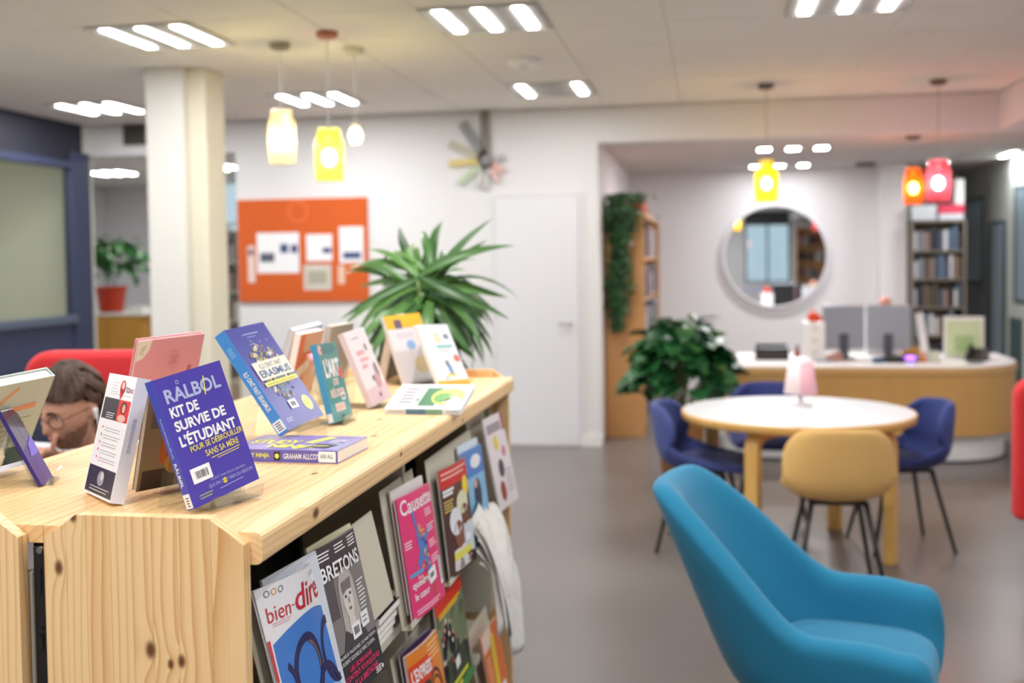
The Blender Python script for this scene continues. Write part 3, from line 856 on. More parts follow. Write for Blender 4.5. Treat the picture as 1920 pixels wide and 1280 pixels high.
MB().lathe([(0.014, 0.10), (0.014, 0.12)], 14).build('cap', M_black, o)
o = thing('tan_purse', 'crumpled tan pouch on the desk left of the monitors', 'pouch', (0.955, 8.85, ZD))
MB().ball((0, 0, 0.03), (0.06, 0.045, 0.033)).ball((0.04, 0.01, 0.04), (0.04, 0.04, 0.035)).build('body', mat('tan', (196, 150, 138), 0.7), o, True)
MB().tube([(-0.04, -0.03, 0.045), (0, -0.04, 0.055), (0.05, -0.03, 0.06)], 0.004, 6).build('zip', mat('tan_dk', (140, 100, 90), 0.6), o)
o = thing('blue_notebook', 'blue notebook lying on the desk beside the tan pouch', 'notebook', (0.87, 8.72, ZD))
MB().box(-0.06, -0.05, 0, 0.06, 0.05, 0.012).build('pages', M_paper, o)
MB().box(-0.063, -0.053, 0.012, 0.063, 0.053, 0.016).build('cover', mat('nb_blue', (40, 86, 136), 0.5), o)
o = thing('blue_tape_box', 'dark blue small box in front of the right monitor', 'box', (1.28, 8.75, ZD))
MB().box(-0.04, -0.04, 0, 0.04, 0.04, 0.03).build('body', mat('petrol', (20, 72, 104), 0.5), o, bev=0.003)
MB().box(-0.042, -0.042, 0.03, 0.042, 0.042, 0.037).build('lid', MATS['petrol'], o, bev=0.002)
o = thing('card_reader', 'black card terminal on the desk right of the monitors', 'terminal', (1.40, 8.78, ZD))
MB().box(-0.07, -0.06, 0, 0.07, 0.06, 0.05).build('body', M_black, o, bev=0.01)
MB().box(-0.05, -0.062, 0.018, 0.05, -0.058, 0.04).build('display', mat('disp_dk', (30, 44, 46), 0.3), o)
o = thing('purple_lit_gadget', 'small gadget with a glowing purple light on the desk', 'gadget', (1.525, 8.80, ZD))
MB().box(-0.05, -0.03, 0, 0.055, 0.03, 0.055).build('body', mat('gadget_grey', (120, 110, 140), 0.5), o, bev=0.006)
MB().ball((-0.005, -0.03, 0.035), (0.04, 0.008, 0.014)).build('light', emat('purple_glow', (160, 96, 255), 3.0), o, True)
o = thing('orange_box', 'small orange box next to the purple lit gadget', 'box', (1.615, 8.80, ZD))
MB().box(-0.025, -0.025, 0, 0.025, 0.025, 0.07).build('body', mat('or_box', (206, 118, 62), 0.6), o, bev=0.003)
MB().box(-0.026, -0.026, 0.05, 0.026, 0.026, 0.056).build('band', M_paper, o)
o = thing('pale_carton', 'pale greenish carton on the desk right of the orange box', 'box', (1.70, 8.82, ZD))
MB().box(-0.04, -0.03, 0, 0.04, 0.03, 0.08).build('body', mat('pale_green', (206, 210, 192), 0.6), o, bev=0.003)
MB().box(-0.041, -0.031, 0.072, 0.041, 0.031, 0.082).build('flap', MATS['pale_green'], o)
o = thing('leaflet_stand', 'narrow white leaflet leaning upright on the desk', 'leaflet', (1.72, 9.25, ZD), radians(10))
MB().box(-0.03, -0.004, 0, 0.03, 0.004, 0.36).build('card', M_white, o, rot=(0, radians(-8), 0))
MB().box(-0.04, -0.05, 0, 0.04, 0.05, 0.008).build('foot', M_acryl, o)
o = thing('wooden_tray', 'honey-coloured wooden tray at the back of the desk', 'tray', (1.66, 9.45, ZD))
MB().box(-0.08, -0.06, 0, 0.08, 0.06, 0.012).box(-0.08, -0.06, 0.012, -0.07, 0.06, 0.07).box(0.07, -0.06, 0.012, 0.08, 0.06, 0.07).build('tray_body', M_honey, o)
MB().box(-0.07, -0.06, 0.012, 0.07, -0.05, 0.07).build('front_lip', M_honey, o)
o = thing('notice_stand', 'pale green notice in a white frame standing on the desk', 'sign', (1.99, 9.15, ZD), radians(-4))
MB().box(-0.15, -0.006, 0.0, 0.15, 0.006, 0.33).build('frame', M_white, o, bev=0.003)
MB().box(-0.13, -0.009, 0.02, 0.13, -0.006, 0.30).build('notice', mat('notice_green', (206, 222, 178), 0.6), o)
MB().box(-0.07, -0.011, 0.06, 0.07, -0.009, 0.18).build('printed_patch', mat('notice_green2', (170, 200, 140), 0.6), o)
MB().box(-0.15, -0.05, 0.0, 0.15, 0.05, 0.006).build('foot', M_acryl, o)
o = thing('desk_phone', 'black desk telephone in front of the green notice', 'telephone', (2.05, 8.98, ZD), radians(-20))
MB().prism([(-0.09, 0), (0.09, 0), (0.09, 0.09), (-0.09, 0.02)], -0.08, 0.08, 'x').build('body', M_black, o, bev=0.006)
MB().tube([(-0.05, 0.07, 0.10), (-0.05, 0.03, 0.105), (-0.05, -0.05, 0.06), (-0.05, -0.08, 0.045)], [0.02, 0.014, 0.014, 0.02], 10).build('handset', M_black, o, True)
o = thing('dark_mat', 'dark green flat pad on the white desk top', 'pad', (1.98, 8.72, ZD))
MB().box(-0.06, -0.05, 0, 0.06, 0.05, 0.006).build('pad', mat('pad_green', (44, 62, 56), 0.7), o, bev=0.002)
MB().box(-0.04, -0.03, 0.006, 0.04, 0.03, 0.010).build('sheet', mat('pad_green2', (60, 80, 70), 0.7), o)
o = thing('white_box_file', 'white box behind the monitors, mostly hidden, carrying the pink pot', 'box', (1.42, 9.52, ZD))
MB().box(-0.13, -0.06, 0, 0.13, 0.06, 0.36).build('body', mat('ledge_white', (226, 226, 230), 0.6), o, bev=0.003)
MB().box(-0.135, -0.065, 0.36, 0.135, 0.065, 0.39).build('lid', MATS['ledge_white'], o, bev=0.003)
o = thing('pink_pot', 'low pinkish pot on a beige tray behind the right monitor', 'pot', (1.42, 9.52, ZD))
MB().box(-0.11, -0.05, 0.39, 0.10, 0.05, 0.41).build('tray', mat('beige_tray', (206, 196, 170), 0.6), o)
MB().ball((0.03, 0, 0.435), (0.05, 0.045, 0.045)).build('pot', mat('pink_pot', (216, 158, 146), 0.6), o, True)
# ------------------------------------------------------------------ round table with its lamp
TX, TY = 0.455, 5.95
t = thing('round_table', 'round white-topped table with bent birch legs and wooden edge', 'table', (TX, TY, 0))
M_birch = wood('birch', (216, 172, 98), (196, 148, 76), 'Z', (0.2, 0.1, 0), 300, 0.4, contrast=0.2)
MB().lathe([(0.001, 0.735), (0.592, 0.735), (0.592, 0.741), (0.001, 0.741)], 72, cap=False).build('table_top', mat('laminate_white', (232, 234, 238), 0.25), t)
MB().lathe([(0.001, 0.695), (0.585, 0.695), (0.602, 0.70), (0.604, 0.735), (0.600, 0.740), (0.592, 0.740), (0.592, 0.736), (0.001, 0.734)], 72, cap=False).build('edge_band', M_birch, t, True)
def bent_leg():
    o_, i_ = [], []
    r1, th = 0.53, 0.055
    for k in range(9):
        a = pi/2*k/8
        o_.append((r1-0.10+0.10*cos(a), 0.595+0.10*sin(a)))
        i_.append((r1-0.10+(0.10-th)*cos(a), 0.595+(0.10-th)*sin(a)))
    poly = [(r1, 0.0)]+o_+[(0.20, 0.695), (0.20, 0.65)]+list(reversed(i_))+[(r1-th, 0.0)]
    mb = MB()
    n = len(poly)
    v = [(p[0], -0.036, p[1]) for p in poly]+[(p[0], 0.036, p[1]) for p in poly]
    # split the concave outline in quads
    out = [(r1, 0.0)]+o_+[(0.20, 0.695)]
    inn = [(r1-th, 0.0)]+i_+[(0.20, 0.64)]
    for k in range(len(out)-1):
        q = [out[k], out[k+1], inn[k+1], inn[k]]
        vv = [(p[0], y, p[1]) for y in (-0.036, 0.036) for p in q]
        f = [(0, 1, 2, 3), (4, 5, 6, 7), (0, 1, 5, 4), (2, 3, 7, 6)]
        if k == 0: f.append((0, 3, 7, 4))
        if k == len(out)-2: f.append((1, 2, 6, 5))
        mb.add(vv, f)
    return mb.mesh('leg', False)
lgm = bent_leg(); lgm.materials.append(M_birch)
for k in range(4):
    link('leg', lgm, None, t, bev=0.006, rot=(0, 0, radians(-29+90*k)))
t = thing('table_lamp', 'small table lamp with pink and white cone shade on the round table', 'lamp', (0.49, 6.12, 0.741))
MB().lathe([(0.001, 0), (0.06, 0), (0.062, 0.008), (0.014, 0.016), (0.010, 0.09)], 28).build('base', M_white, t, True)
MB().lathe([(0.088, 0.07), (0.062, 0.25)], 40, cap=False).build('shade', mat('shade_pale', (236, 214, 214), 0.7), t, True, solid=0.002)
v = []
MB().grid(lambda u, w_: ((0.0905-0.026*w_)*cos(radians(-95+85*u)), (0.0905-0.026*w_)*sin(radians(-95+85*u)), 0.07+0.17*w_), 12, 3).build('pink_panel', mat('shade_pink', (232, 176, 186), 0.7), t, True, solid=0.001)
MB().lathe([(0.001, 0.262), (0.062, 0.262), (0.064, 0.25), (0.064, 0.235)], 32, cap=False).build('top_cap', M_white, t, True)

# ------------------------------------------------------------------ shell chairs
def shell_chair(label, rgb, loc, rz, group):
    t = thing('shell_chair', label, 'chair', loc, rz, group=group)
    prof = [(0.235, 0.452), (0.19, 0.462), (0.10, 0.452), (-0.03, 0.440), (-0.13, 0.445), (-0.20, 0.480), (-0.235, 0.55), (-0.25, 0.64), (-0.262, 0.72), (-0.27, 0.785)]
    hw = [0.185, 0.215, 0.235, 0.242, 0.245, 0.245, 0.245, 0.240, 0.215, 0.150]
    rise = [0.00, 0.005, 0.03, 0.075, 0.11, 0.10, 0.05, 0.02, 0.0, -0.015]
    wrap = [0.0, 0.0, 0.0, 0.0, 0.01, 0.06, 0.12, 0.14, 0.13, 0.08]
    nt_ = 15
    mb = MB(); v = []; f = []
    for i, (x, z) in enumerate(prof):
        for j in range(nt_):
            c = (j/(nt_-1))*2-1
            a = abs(c)
            y = hw[i]*sin(c*1.25)/sin(1.25)
            zz = z+rise[i]*a**2.6
            xx = x+wrap[i]*a**2.2
            v.append((xx, y, zz))
    for i in range(len(prof)-1):
        for j in range(nt_-1):
            f.append((i*nt_+j, i*nt_+j+1, (i+1)*nt_+j+1, (i+1)*nt_+j))
    m_ = mat('fabric_%d_%d_%d' % rgb, rgb, 0.85, sheen=0.1, bump=0.15, bscale=500)
    mb.add(v, f).build('shell', m_, t, True, solid=0.042, sub=2)
    MB().grid(lambda u, w_: ((-0.16+0.36*w_), (u*2-1)*0.185*(1-0.25*abs(w_*2-1)**3), 0.478+0.014*sin(pi*u)*sin(pi*w_)), 9, 9).build('seat_pad', m_, t, True, solid=0.02, sub=1)
    for sx in (1, -1):
        for sy in (1, -1):
            MB().tube([(0.12*sx-0.01, 0.12*sy, 0.432), (0.215*sx-0.01, 0.20*sy, 0.0)], [0.013, 0.009], 10).build('leg', M_black, t, True)
    MB().box(-0.14, -0.13, 0.415, 0.12, 0.13, 0.428).build('seat_frame', M_black, t, bev=0.004)
    return t
g = 'shell chairs round the table'
shell_chair('beige upholstered shell chair with its back to us at the round table', (214, 172, 104), (0.575, 5.28, 0), radians(92), g)
shell_chair('navy blue shell chair at the left of the round table', (58, 70, 128), (-0.03, 5.93, 0), radians(-8), g)
shell_chair('navy blue shell chair at the right of the round table', (46, 60, 122), (0.99, 6.08, 0), radians(193), g)
shell_chair('navy blue shell chair mostly hidden behind the round table', (46, 56, 116), (0.36, 6.68, 0), radians(-92), g)

# ------------------------------------------------------------------ upholstered lounge chairs
def smooth(a, b_, x):
    k = max(0, min(1, (x-a)/(b_-a))); return k*k*(3-2*k)
def lounge_chair(label, rgb, loc, rz, sc=1.0):
    t = thing('lounge_chair', label, 'armchair', loc, rz, group=None)
    t.scale = (sc, sc, sc)
    NU = 61
    def base(u):
        a = abs(u); s_ = 1 if u >= 0 else -1
        if a <= 0.5:
            th = a/0.5*pi/2
            x, y = 0.0-0.27*cos(th)**0.85 if th < pi/2 else 0.0, 0.305*sin(th)**0.85
            tx, ty = sin(th), cos(th)
        else:
            x, y = (a-0.5)/0.5*0.215, 0.305
            tx, ty = 1, 0
        n = Vector((-ty, tx, 0))          # outward
        return Vector((x, y*s_, 0)), Vector((n.x, n.y*s_, 0))
    rings = []
    for i in range(NU):
        u = -1+2*i/(NU-1); a = abs(u)
        p, n = base(u)
        n.normalize()
        h = 0.565+0.345*(1-smooth(0.14, 0.47, a))-0.015*smooth(0.7, 1.0, a)
        lean = 0.150*(1-smooth(0.14, 0.50, a))+0.010
        back = Vector((-1, 0, 0))
        def off(z):        # leaning of the wall with height
            k = max(0, (z-0.36)/0.58)
            return back*lean*k*1.35 + n*(0.03*k)
        th = 0.042+0.006*smooth(0.5, 0.9, a)
        pts = []
        zin = 0.34
        # outer side from the bottom up
        for z in (0.255, 0.30, 0.38, 0.47):
            zz = min(z, h-0.05)
            ins = -0.11*(1-smooth(0.24, 0.40, z))
            pts.append(p+n*(th+ins)+off(zz)+Vector((0, 0, zz)))
        k0 = h-0.045
        for q in (0.55, 0.85, 1.0):
            zz = 0.47+(k0-0.47)*q if k0 > 0.47 else k0
            pts.append(p+n*th+off(zz)+Vector((0, 0, zz)))
        for q in (30, 60, 90, 120, 150):
            aa = radians(q)
            pts.append(p+n*th*cos(aa)+off(h)+Vector((0, 0, k0+0.045*sin(aa))))
        for q in (1.0, 0.7, 0.35):
            zz = zin+(k0-zin)*q
            pts.append(p-n*th+off(zz)+Vector((0, 0, zz)))
        pts.append(p-n*(th+0.03)+off(zin)+Vector((0, 0, 0.30)))
        pts.append(p-n*(th+0.06)+Vector((0, 0, 0.262)))
        rings.append(pts)
    # rounded arm ends
    def shrink(r, k, fwd):
        c = sum(r, Vector())/len(r)
        return [c+(q-c)*k+Vector((fwd, 0, -0.02*(1-k))) for q in r]
    ends = ((0.93, 0.022), (0.75, 0.040), (0.45, 0.050), (0.05, 0.054))
    rings = [shrink(rings[0], k, f_) for k, f_ in reversed(ends)]+rings+[shrink(rings[-1], k, f_) for k, f_ in ends]
    n = len(rings[0]); v = [tuple(q) for r in rings for q in r]; f = []
    for i in range(len(rings)-1):
        for k in range(n):
            f.append((i*n+k, i*n+(k+1) % n, (i+1)*n+(k+1) % n, (i+1)*n+k))
    f.append(tuple(range(n))); f.append(tuple((len(rings)-1)*n+k for k in range(n)))
    m_ = mat('wool_%d_%d_%d' % rgb, rgb, 0.9, sheen=0.15, bump=0.12, bscale=700)
    MB().add(v, f).build('shell', m_, t, True, sub=1)
    def seat(u, w_):
        a = 2*pi*u
        ex = 0.55
        cx = (abs(cos(a))**ex)*(1 if cos(a) >= 0 else -1); cy = (abs(sin(a))**ex)*(1 if sin(a) >= 0 else -1)
        prof = [(0.0, 0.452), (0.5, 0.450), (0.85, 0.440), (0.97, 0.425), (1.0, 0.395), (0.985, 0.34), (0.93, 0.285), (0.75, 0.25), (0.0, 0.245)]
        r_, z = prof[int(round(w_*(len(prof)-1)))]
        return (0.025+0.236*r_*cx, 0.275*r_*cy, z)
    MB().grid(seat, 40, 9, True).build('seat_cushion', m_, t, True, sub=1)
    MB().lathe([(0.03, 0.06), (0.03, 0.25)], 20).build('column', mat('chrome', (180, 182, 185), 0.25, 1.0), t, True)
    MB().lathe([(0.12, 0.235), (0.12, 0.255)], 24).build('seat_plate', M_black, t)
    for k in range(4):
        a = radians(45+90*k)
        MB().tube([(0.02*cos(a), 0.02*sin(a), 0.07), (0.32*cos(a), 0.32*sin(a), 0.03)], [0.022, 0.014], 10).build('foot_arm', MATS['chrome'], t, True)
        MB().lathe([(0.016, 0), (0.016, 0.03)], 12, c=(0.315*cos(a), 0.315*sin(a), 0)).build('glide', M_black, t)
    MB().box(-0.004, -0.0, 0.30, 0.004, 0.006, 0.36).build('fabric_tab', M_black, t, loc=(-0.10, -0.352, -0.01))
    return t
lounge_chair('teal blue lounge chair in the right foreground, seen from its side', (24, 118, 154), (0.37, 3.21, 0), radians(-13))
# ------------------------------------------------------------------ the pine magazine shelf
def rebase(t, loc):
    t.location = loc
    for ch in t.children: ch.location = Vector(ch.location)-Vector(loc)
PL, PD = (242, 206, 152), (206, 146, 82)
def pine(name, axis, centre, freq, knots=(), wander=0.03, contrast=0.5, vary=True):
    knots = [(p_, r_*0.72) for p_, r_ in knots]
    return wood(name, PL, PD, axis, centre, freq, 0.42, knots, contrast, wander, vary)
sh = thing('magazine_shelf', 'low double-sided pine magazine shelf with thick wooden top', 'shelf', (0, 0, 0))
M_top = pine('pine_top', 'Y', (0.3, 0, -0.35), 520, [((-0.74, 1.62, None), 0.011), ((-0.70, 1.86, None), 0.009), ((-0.72, 2.28, None), 0.010), ((-0.82, 1.50, None), 0.012), ((-0.78, 2.52, None), 0.009), ((-1.0, 1.9, None), 0.010), ((-0.70, 2.15, None), 0.007)], 0.05, 0.42)
Y0, Y1 = 1.445, 3.465
xs = [-1.2605, -1.115, -0.965, -0.815, -0.6655]
for k in range(4):
    MB().box(xs[k]+0.0003, Y0, 1.153, xs[k+1]-0.0003, Y1, S).build('top_plank', M_top, sh, bev=0.0008, seg=1)
M_nose = pine('pine_nosing', 'Y', (-0.70, 0, 1.02), 640, [((None, 1.655, 1.158), 0.013), ((None, 2.15, 1.165), 0.007), ((None, 2.72, 1.15), 0.008)], 0.035, 0.6, False)
for sg in (1, -1):
    cx = -0.963
    prof = [(cx+sg*0.2980, S), (cx+sg*0.2980, 1.134)]+[(cx+sg*(0.331+0.010*sin(radians(q))), 1.144-0.010*cos(radians(q))) for q in (0, 30, 60, 90)]+[(cx+sg*(0.330+0.011*cos(radians(q))), S-0.011+0.011*sin(radians(q))) for q in (0, 30, 60, 90)]
    MB().prism(prof, Y0-0.004, Y1, 'y').build('nosing', M_nose, sh)
# glued end panels: each stave a piece
M_stave = pine('pine_stave', 'Z', (-0.55, 1.2, 0), 620, [((-0.785, None, 1.012), 0.012), ((-0.755, None, 0.993), 0.007), ((-0.738, None, 0.998), 0.009), ((-0.925, None, 1.125), 0.010), ((-0.90, None, 1.20), 0.008)], 0.03, 0.8)
def end_panel(x0, x1, y0, y1, n, seed):
    p = bpy.data.objects.new('end_panel', None); COL.objects.link(p); p.parent = sh
    rr = random.Random(seed)
    cuts = [0]
    for k in range(n): cuts.append(cuts[-1]+rr.uniform(0.7, 1.3))
    cuts = [x0+(x1-x0)*c/cuts[-1] for c in cuts]
    ch, top = 0.051, 1.203
    def ztop(x):
        return top-max(0, 1-(x-x0)/ch, 1-(x1-x)/ch)*0.036
    for a, c in zip(cuts[:-1], cuts[1:]):
        xp = sorted({a+0.0001, c-0.0001}|{q for q in (x0+ch, x1-ch) if a < q < c})
        poly = [(c-0.0001, 0.03), (a+0.0001, 0.03)]+[(x, ztop(x)) for x in xp]
        MB().prism(poly, y0, y1, 'y').build('stave', M_stave, p, bev=0.0004, seg=1)
    return p
end_panel(-0.948, -0.641, 1.420, 1.442, 8, 4)
end_panel(-1.293, -0.989, 1.420, 1.442, 8, 9)
end_panel(-0.945, -0.641, 3.468, 3.49, 8, 5)
end_panel(-1.285, -0.981, 3.468, 3.49, 8, 6)
# metal frame
for y in (1.444, 2.40, 3.42):
    po = MB().box(-0.982, y, 0.0, -0.945, y+0.03, 1.148).build('upright', M_black, sh, bev=0.002)
    for k in range(13):
        for xx in (-0.974, -0.958):
            MB().box(xx, y-0.002, 1.08-k*0.085, xx+0.005, y+0.0005, 1.115-k*0.085).build('slot', M_blacksoft, po)
    MB().box(-0.975, y-0.004, 1.02, -0.952, y+0.001, 1.024).build('rail_joint', M_blacksoft, po)
MB().box(-0.998, 1.470, 0.03, -0.928, 1.476, 1.152).build('end_cover', M_blacksoft, sh)
MB().lathe([(0.005, 0), (0.005, 0.006)], 12).build('screw', mat('steel', (190, 190, 192), 0.3, 1.0), sh, loc=(-0.965, 1.44, 1.145), rot=(radians(90), 0, 0))
MB().box(-0.968, 1.475, 0.08, -0.958, 3.42, 1.14).build('centre_board', M_blacksoft, sh)
MB().box(-1.27, 1.46, 0.0, -0.66, 3.45, 0.07).build('base_plinth', M_black, sh)
for s_ in (0, 1):      # right side and mirrored left side
    X = (lambda x: x) if s_ == 0 else (lambda x: -1.926-x)
    for z in (0.745, 0.375):
        for y0, y1 in ((1.475, 2.398), (2.432, 3.418)):
            a, c = sorted((X(-0.957), X(-0.672)))
            MB().box(a, y0, z, c, y1, z+0.022).build('shelf_board', M_beige_metal, sh, bev=0.003)
    for y in (1.446, 2.405, 3.415):
        a, c = sorted((X(-0.94), X(-0.690)))
        for z0, z1 in ((0.80, 1.11), (0.42, 0.74)):
            pr = [(c-0.01, z0), (c, z0+0.02), (c, z1-0.02), (c-0.012, z1), (a, z1), (a, z0)] if s_ == 0 else [(a+0.01, z0), (a, z0+0.02), (a, z1-0.02), (a+0.012, z1), (c, z1), (c, z0)]
            MB().prism(pr, y, y+0.012, 'y').build('side_bracket', M_beige_metal, sh, bev=0.004)

def pose(x, y, z, yaw=0, lean=0, roll=0):
    ya, le, ro = radians(yaw), radians(lean), radians(roll)
    a = Vector((-sin(ya), cos(ya), 0)); n = Vector((cos(ya), sin(ya), 0))
    b_ = Vector((0, 0, 1))*cos(le)-n*sin(le)
    a, b_ = a*cos(ro)+b_*sin(ro), b_*cos(ro)-a*sin(ro)
    c = a.cross(b_)
    return Matrix(((a.x, b_.x, c.x, x), (a.y, b_.y, c.y, y), (a.z, b_.z, c.z, z), (0, 0, 0, 1)))

# sloping display plates with a lip (parts of the shelf)
def plate(y0, y1, z, lean, h, lip=True, x=-0.640, m=M_beige_metal):
    o = MB().box(0, -0.002, -0.0125, y1-y0, h, -0.0105).build('display_plate', m, sh)
    o.matrix_local = pose(x, y0, z, 0, lean, 0)
    if lip:
        l = MB().box(0, -0.0035, -0.0125, y1-y0, -0.001, 0.010).box(0, -0.001, 0.008, y1-y0, 0.010, 0.010).build('lip', m, o)
for (y0, y1, z, le, h, lp) in ((1.57, 2.02, 0.772, 13.5, 0.27, True), (2.03, 2.17, 0.86, 13.5, 0.19, False), (2.235, 2.50, 0.772, 9, 0.30, True), (2.585, 3.09, 0.762, 7, 0.31, True), (3.12, 3.38, 0.806, 11, 0.30, True),
                               (1.57, 2.10, 0.384, 12, 0.30, True), (2.30, 2.545, 0.404, 10, 0.28, True), (2.555, 2.80, 0.448, 6, 0.30, True), (3.10, 3.38, 0.166, 11, 0.30, True)):
    plate(y0, y1, z, le, h, lp)
rebase(sh, (-0.963, 2.455, 0))

# ------------------------------------------------------------------ printing on covers
class Art:
    """flat print on a cover: coordinates are fractions of the cover, layer sets the tiny height"""
    def __init__(s, w, h, bend=None): s.w, s.h, s.bend, s.sh, s.tiny = w, h, bend, {}, False
    def _add(s, key, v, f):
        xs_, ys_ = [p[0] for p in v], [p[1] for p in v]
        dx, dy = max(xs_)-min(xs_), max(ys_)-min(ys_)
        if key[0] == 'lettering' or (min(dx, dy) > 0.012 and not s.tiny): key = (key[0], key[1], len(s.sh))
        else: key = ('small_print', key[1], -1)
        mb = s.sh.setdefault(key, MB()); mb.add(v, f)
    def pt(s, u, v, L):
        z = 0.0003*L+(s.bend(u, v) if s.bend else 0.0)
        return (u*s.w, v*s.h, z)
    def rect(s, m, u0, v0, u1, v1, L=1, ang=0):
        n = 8 if s.bend and (u1-u0 > 0.08 or v1-v0 > 0.08) else 2
        cu, cv = (u0+u1)/2, (v0+v1)/2
        def g(i, j):
            u, v = u0+(u1-u0)*i/(n-1), v0+(v1-v0)*j/(n-1)
            if ang:
                dx, dy = (u-cu)*s.w, (v-cv)*s.h; a = radians(ang)
                u, v = cu+(dx*cos(a)-dy*sin(a))/s.w, cv+(dx*sin(a)+dy*cos(a))/s.h
            return s.pt(u, v, L)
        s._add(('printed_motif', m), [g(i, j) for j in range(n) for i in range(n)], [(j*n+i, j*n+i+1, (j+1)*n+i+1, (j+1)*n+i) for j in range(n-1) for i in range(n-1)])
    def poly(s, m, pts, L=1):
        s._add(('printed_motif', m), [s.pt(u, v, L) for u, v in pts], [tuple(range(len(pts)))])
    def ell(s, m, u, v, ru, rv, L=1, n=20):
        pts = [s.pt(u, v, L)]+[s.pt(u+ru*cos(2*pi*k/n), v+rv*sin(2*pi*k/n), L) for k in range(n)]
        s._add(('printed_motif', m), pts, [(0, 1+k, 1+(k+1) % n) for k in range(n)])
    def ring(s, m, u, v, ru, rv, t, L=1, n=36, a0=0, a1=360):
        pts = []
        for k in range(n+1):
            a = radians(a0+(a1-a0)*k/n)
            pts += [s.pt(u+ru*cos(a), v+rv*sin(a), L), s.pt(u+ru*(1-t)*cos(a), v+rv*(1-t)*sin(a), L)]
        s._add(('printed_motif', m), pts, [(2*k, 2*k+1, 2*k+3, 2*k+2) for k in range(n)])
    def lines(s, m, u0, v0, u1, n, dv, hgt, L=1, rag=0.15, seed=1):
        r = random.Random(seed)
        for k in range(n):
            s.rect(m, u0, v0-k*dv, u1-(u1-u0)*r.random()*rag, v0-k*dv+hgt, L)
    def text(s, m, txt, u0, v0, u1, v1, L=2, ang=0, bold=0.0, shear=0.0):
        """text stretched to fill u0..u1, v0..v1 (v0 = baseline)"""
        cu = bpy.data.curves.new('lettering', 'FONT'); cu.body = txt; cu.offset = bold; cu.resolution_u = 3; cu.shear = shear
        o = bpy.data.objects.new('lettering_tmp', cu); COL.objects.link(o)
        dg = bpy.context.evaluated_depsgraph_get()
        me = bpy.data.meshes.new_from_object(o.evaluated_get(dg))
        vs_ = [p.co for p in me.vertices]
        if vs_:
            x0, x1 = min(p.x for p in vs_), max(p.x for p in vs_); y0, y1 = min(p.y for p in vs_), max(p.y for p in vs_)
            w_, h_ = (u1-u0)*s.w, (v1-v0)*s.h
            out = []
            a = radians(ang)
            for p in vs_:
                dx, dy = (p.x-x0)/(x1-x0)*w_, (p.y-y0)/(y1-y0)*h_
                out.append(s.pt(u0+(dx*cos(a)-dy*sin(a))/s.w, v0+(dx*sin(a)+dy*cos(a))/s.h, L))
            s._add(('lettering', m), out, [tuple(q.vertices) for q in me.polygons])
        COL.objects.unlink(o); bpy.data.objects.remove(o); bpy.data.curves.remove(cu); bpy.data.meshes.remove(me)
    def vtext(s, m, txt, u0, u1, v_from, v_to, L=2, bold=0.0):
        """text running down the strip u0..u1 from v_from (top) to v_to"""
        cu = bpy.data.curves.new('lettering', 'FONT'); cu.body = txt; cu.offset = bold; cu.resolution_u = 2
        o = bpy.data.objects.new('lettering_tmp', cu); COL.objects.link(o)
        dg = bpy.context.evaluated_depsgraph_get()
        me = bpy.data.meshes.new_from_object(o.evaluated_get(dg))
        vs_ = [p.co for p in me.vertices]
        x0, x1 = min(p.x for p in vs_), max(p.x for p in vs_); y0, y1 = min(p.y for p in vs_), max(p.y for p in vs_)
        out = [s.pt(u0+(u1-u0)*(p.y-y0)/(y1-y0), v_from+(v_to-v_from)*(p.x-x0)/(x1-x0), L) for p in vs_]
        s._add(('lettering', m), out, [tuple(q.vertices) for q in me.polygons])
        COL.objects.unlink(o); bpy.data.objects.remove(o); bpy.data.curves.remove(cu); bpy.data.meshes.remove(me)
    def build(s, parent, mw=None):
        for (nm, m, q_), mb in s.sh.items():
            me = bpy.data.meshes.new(nm); me.from_pydata(mb.v, [], mb.f); me.materials.append(m)
            o = bpy.data.objects.new(nm, me); COL.objects.link(o); o.parent = parent
            if mw is not None: o.matrix_local = mw
            if nm == 'small_print': o['kind'] = 'stuff'

def C(r, g_, b_, rough=0.35):
    return mat('print_%d_%d_%d' % (r, g_, b_), (r, g_, b_), rough)
WHITE, CREAM, DARK = C(244, 244, 246), C(240, 232, 208), C(28, 26, 34)

def book(label, P, w, h, t, rgb, spine_rgb=None, spine_at=0, hard=False, group='books displayed on the magazine shelf', pages_rgb=(238, 232, 218), name='display_book'):
    """cover plane at local z=0 (x along the bottom edge, y up), body behind; spine at x=0 or x=w"""
    o = thing(name, label, 'book', mw=pose(*P), group=group)
    ct = 0.003 if hard else 0.0012
    ov = 0.003 if hard else 0.0
    mcov = mat('cover_%d_%d_%d' % rgb, rgb, 0.3)
    msp = mat('cover_%d_%d_%d' % (spine_rgb or rgb), spine_rgb or rgb, 0.3)
    x0, x1 = (ct, w) if spine_at == 0 else (0, w-ct)
    MB().box(x0, 0, -ct, x1, h, 0).build('front_cover' if spine_at == 0 else 'back_cover', mcov, o)
    MB().box(x0, 0, -t, x1, h, -t+ct).build('back_cover' if spine_at == 0 else 'front_cover', mcov, o)
    if spine_at == 0: MB().box(0, 0, -t, ct, h, 0).build('spine', msp, o)
    else: MB().box(w-ct, 0, -t, w, h, 0).build('spine', msp, o)
    a, c = (ct, w-ov-0.0008) if spine_at == 0 else (ov+0.0008, w-ct)
    MB().box(a, ov+0.0005, -t+ct, c, h-ov-0.0005, -ct).build('pages', mat('pages_%d_%d_%d' % pages_rgb, pages_rgb, 0.85), o)
    return o
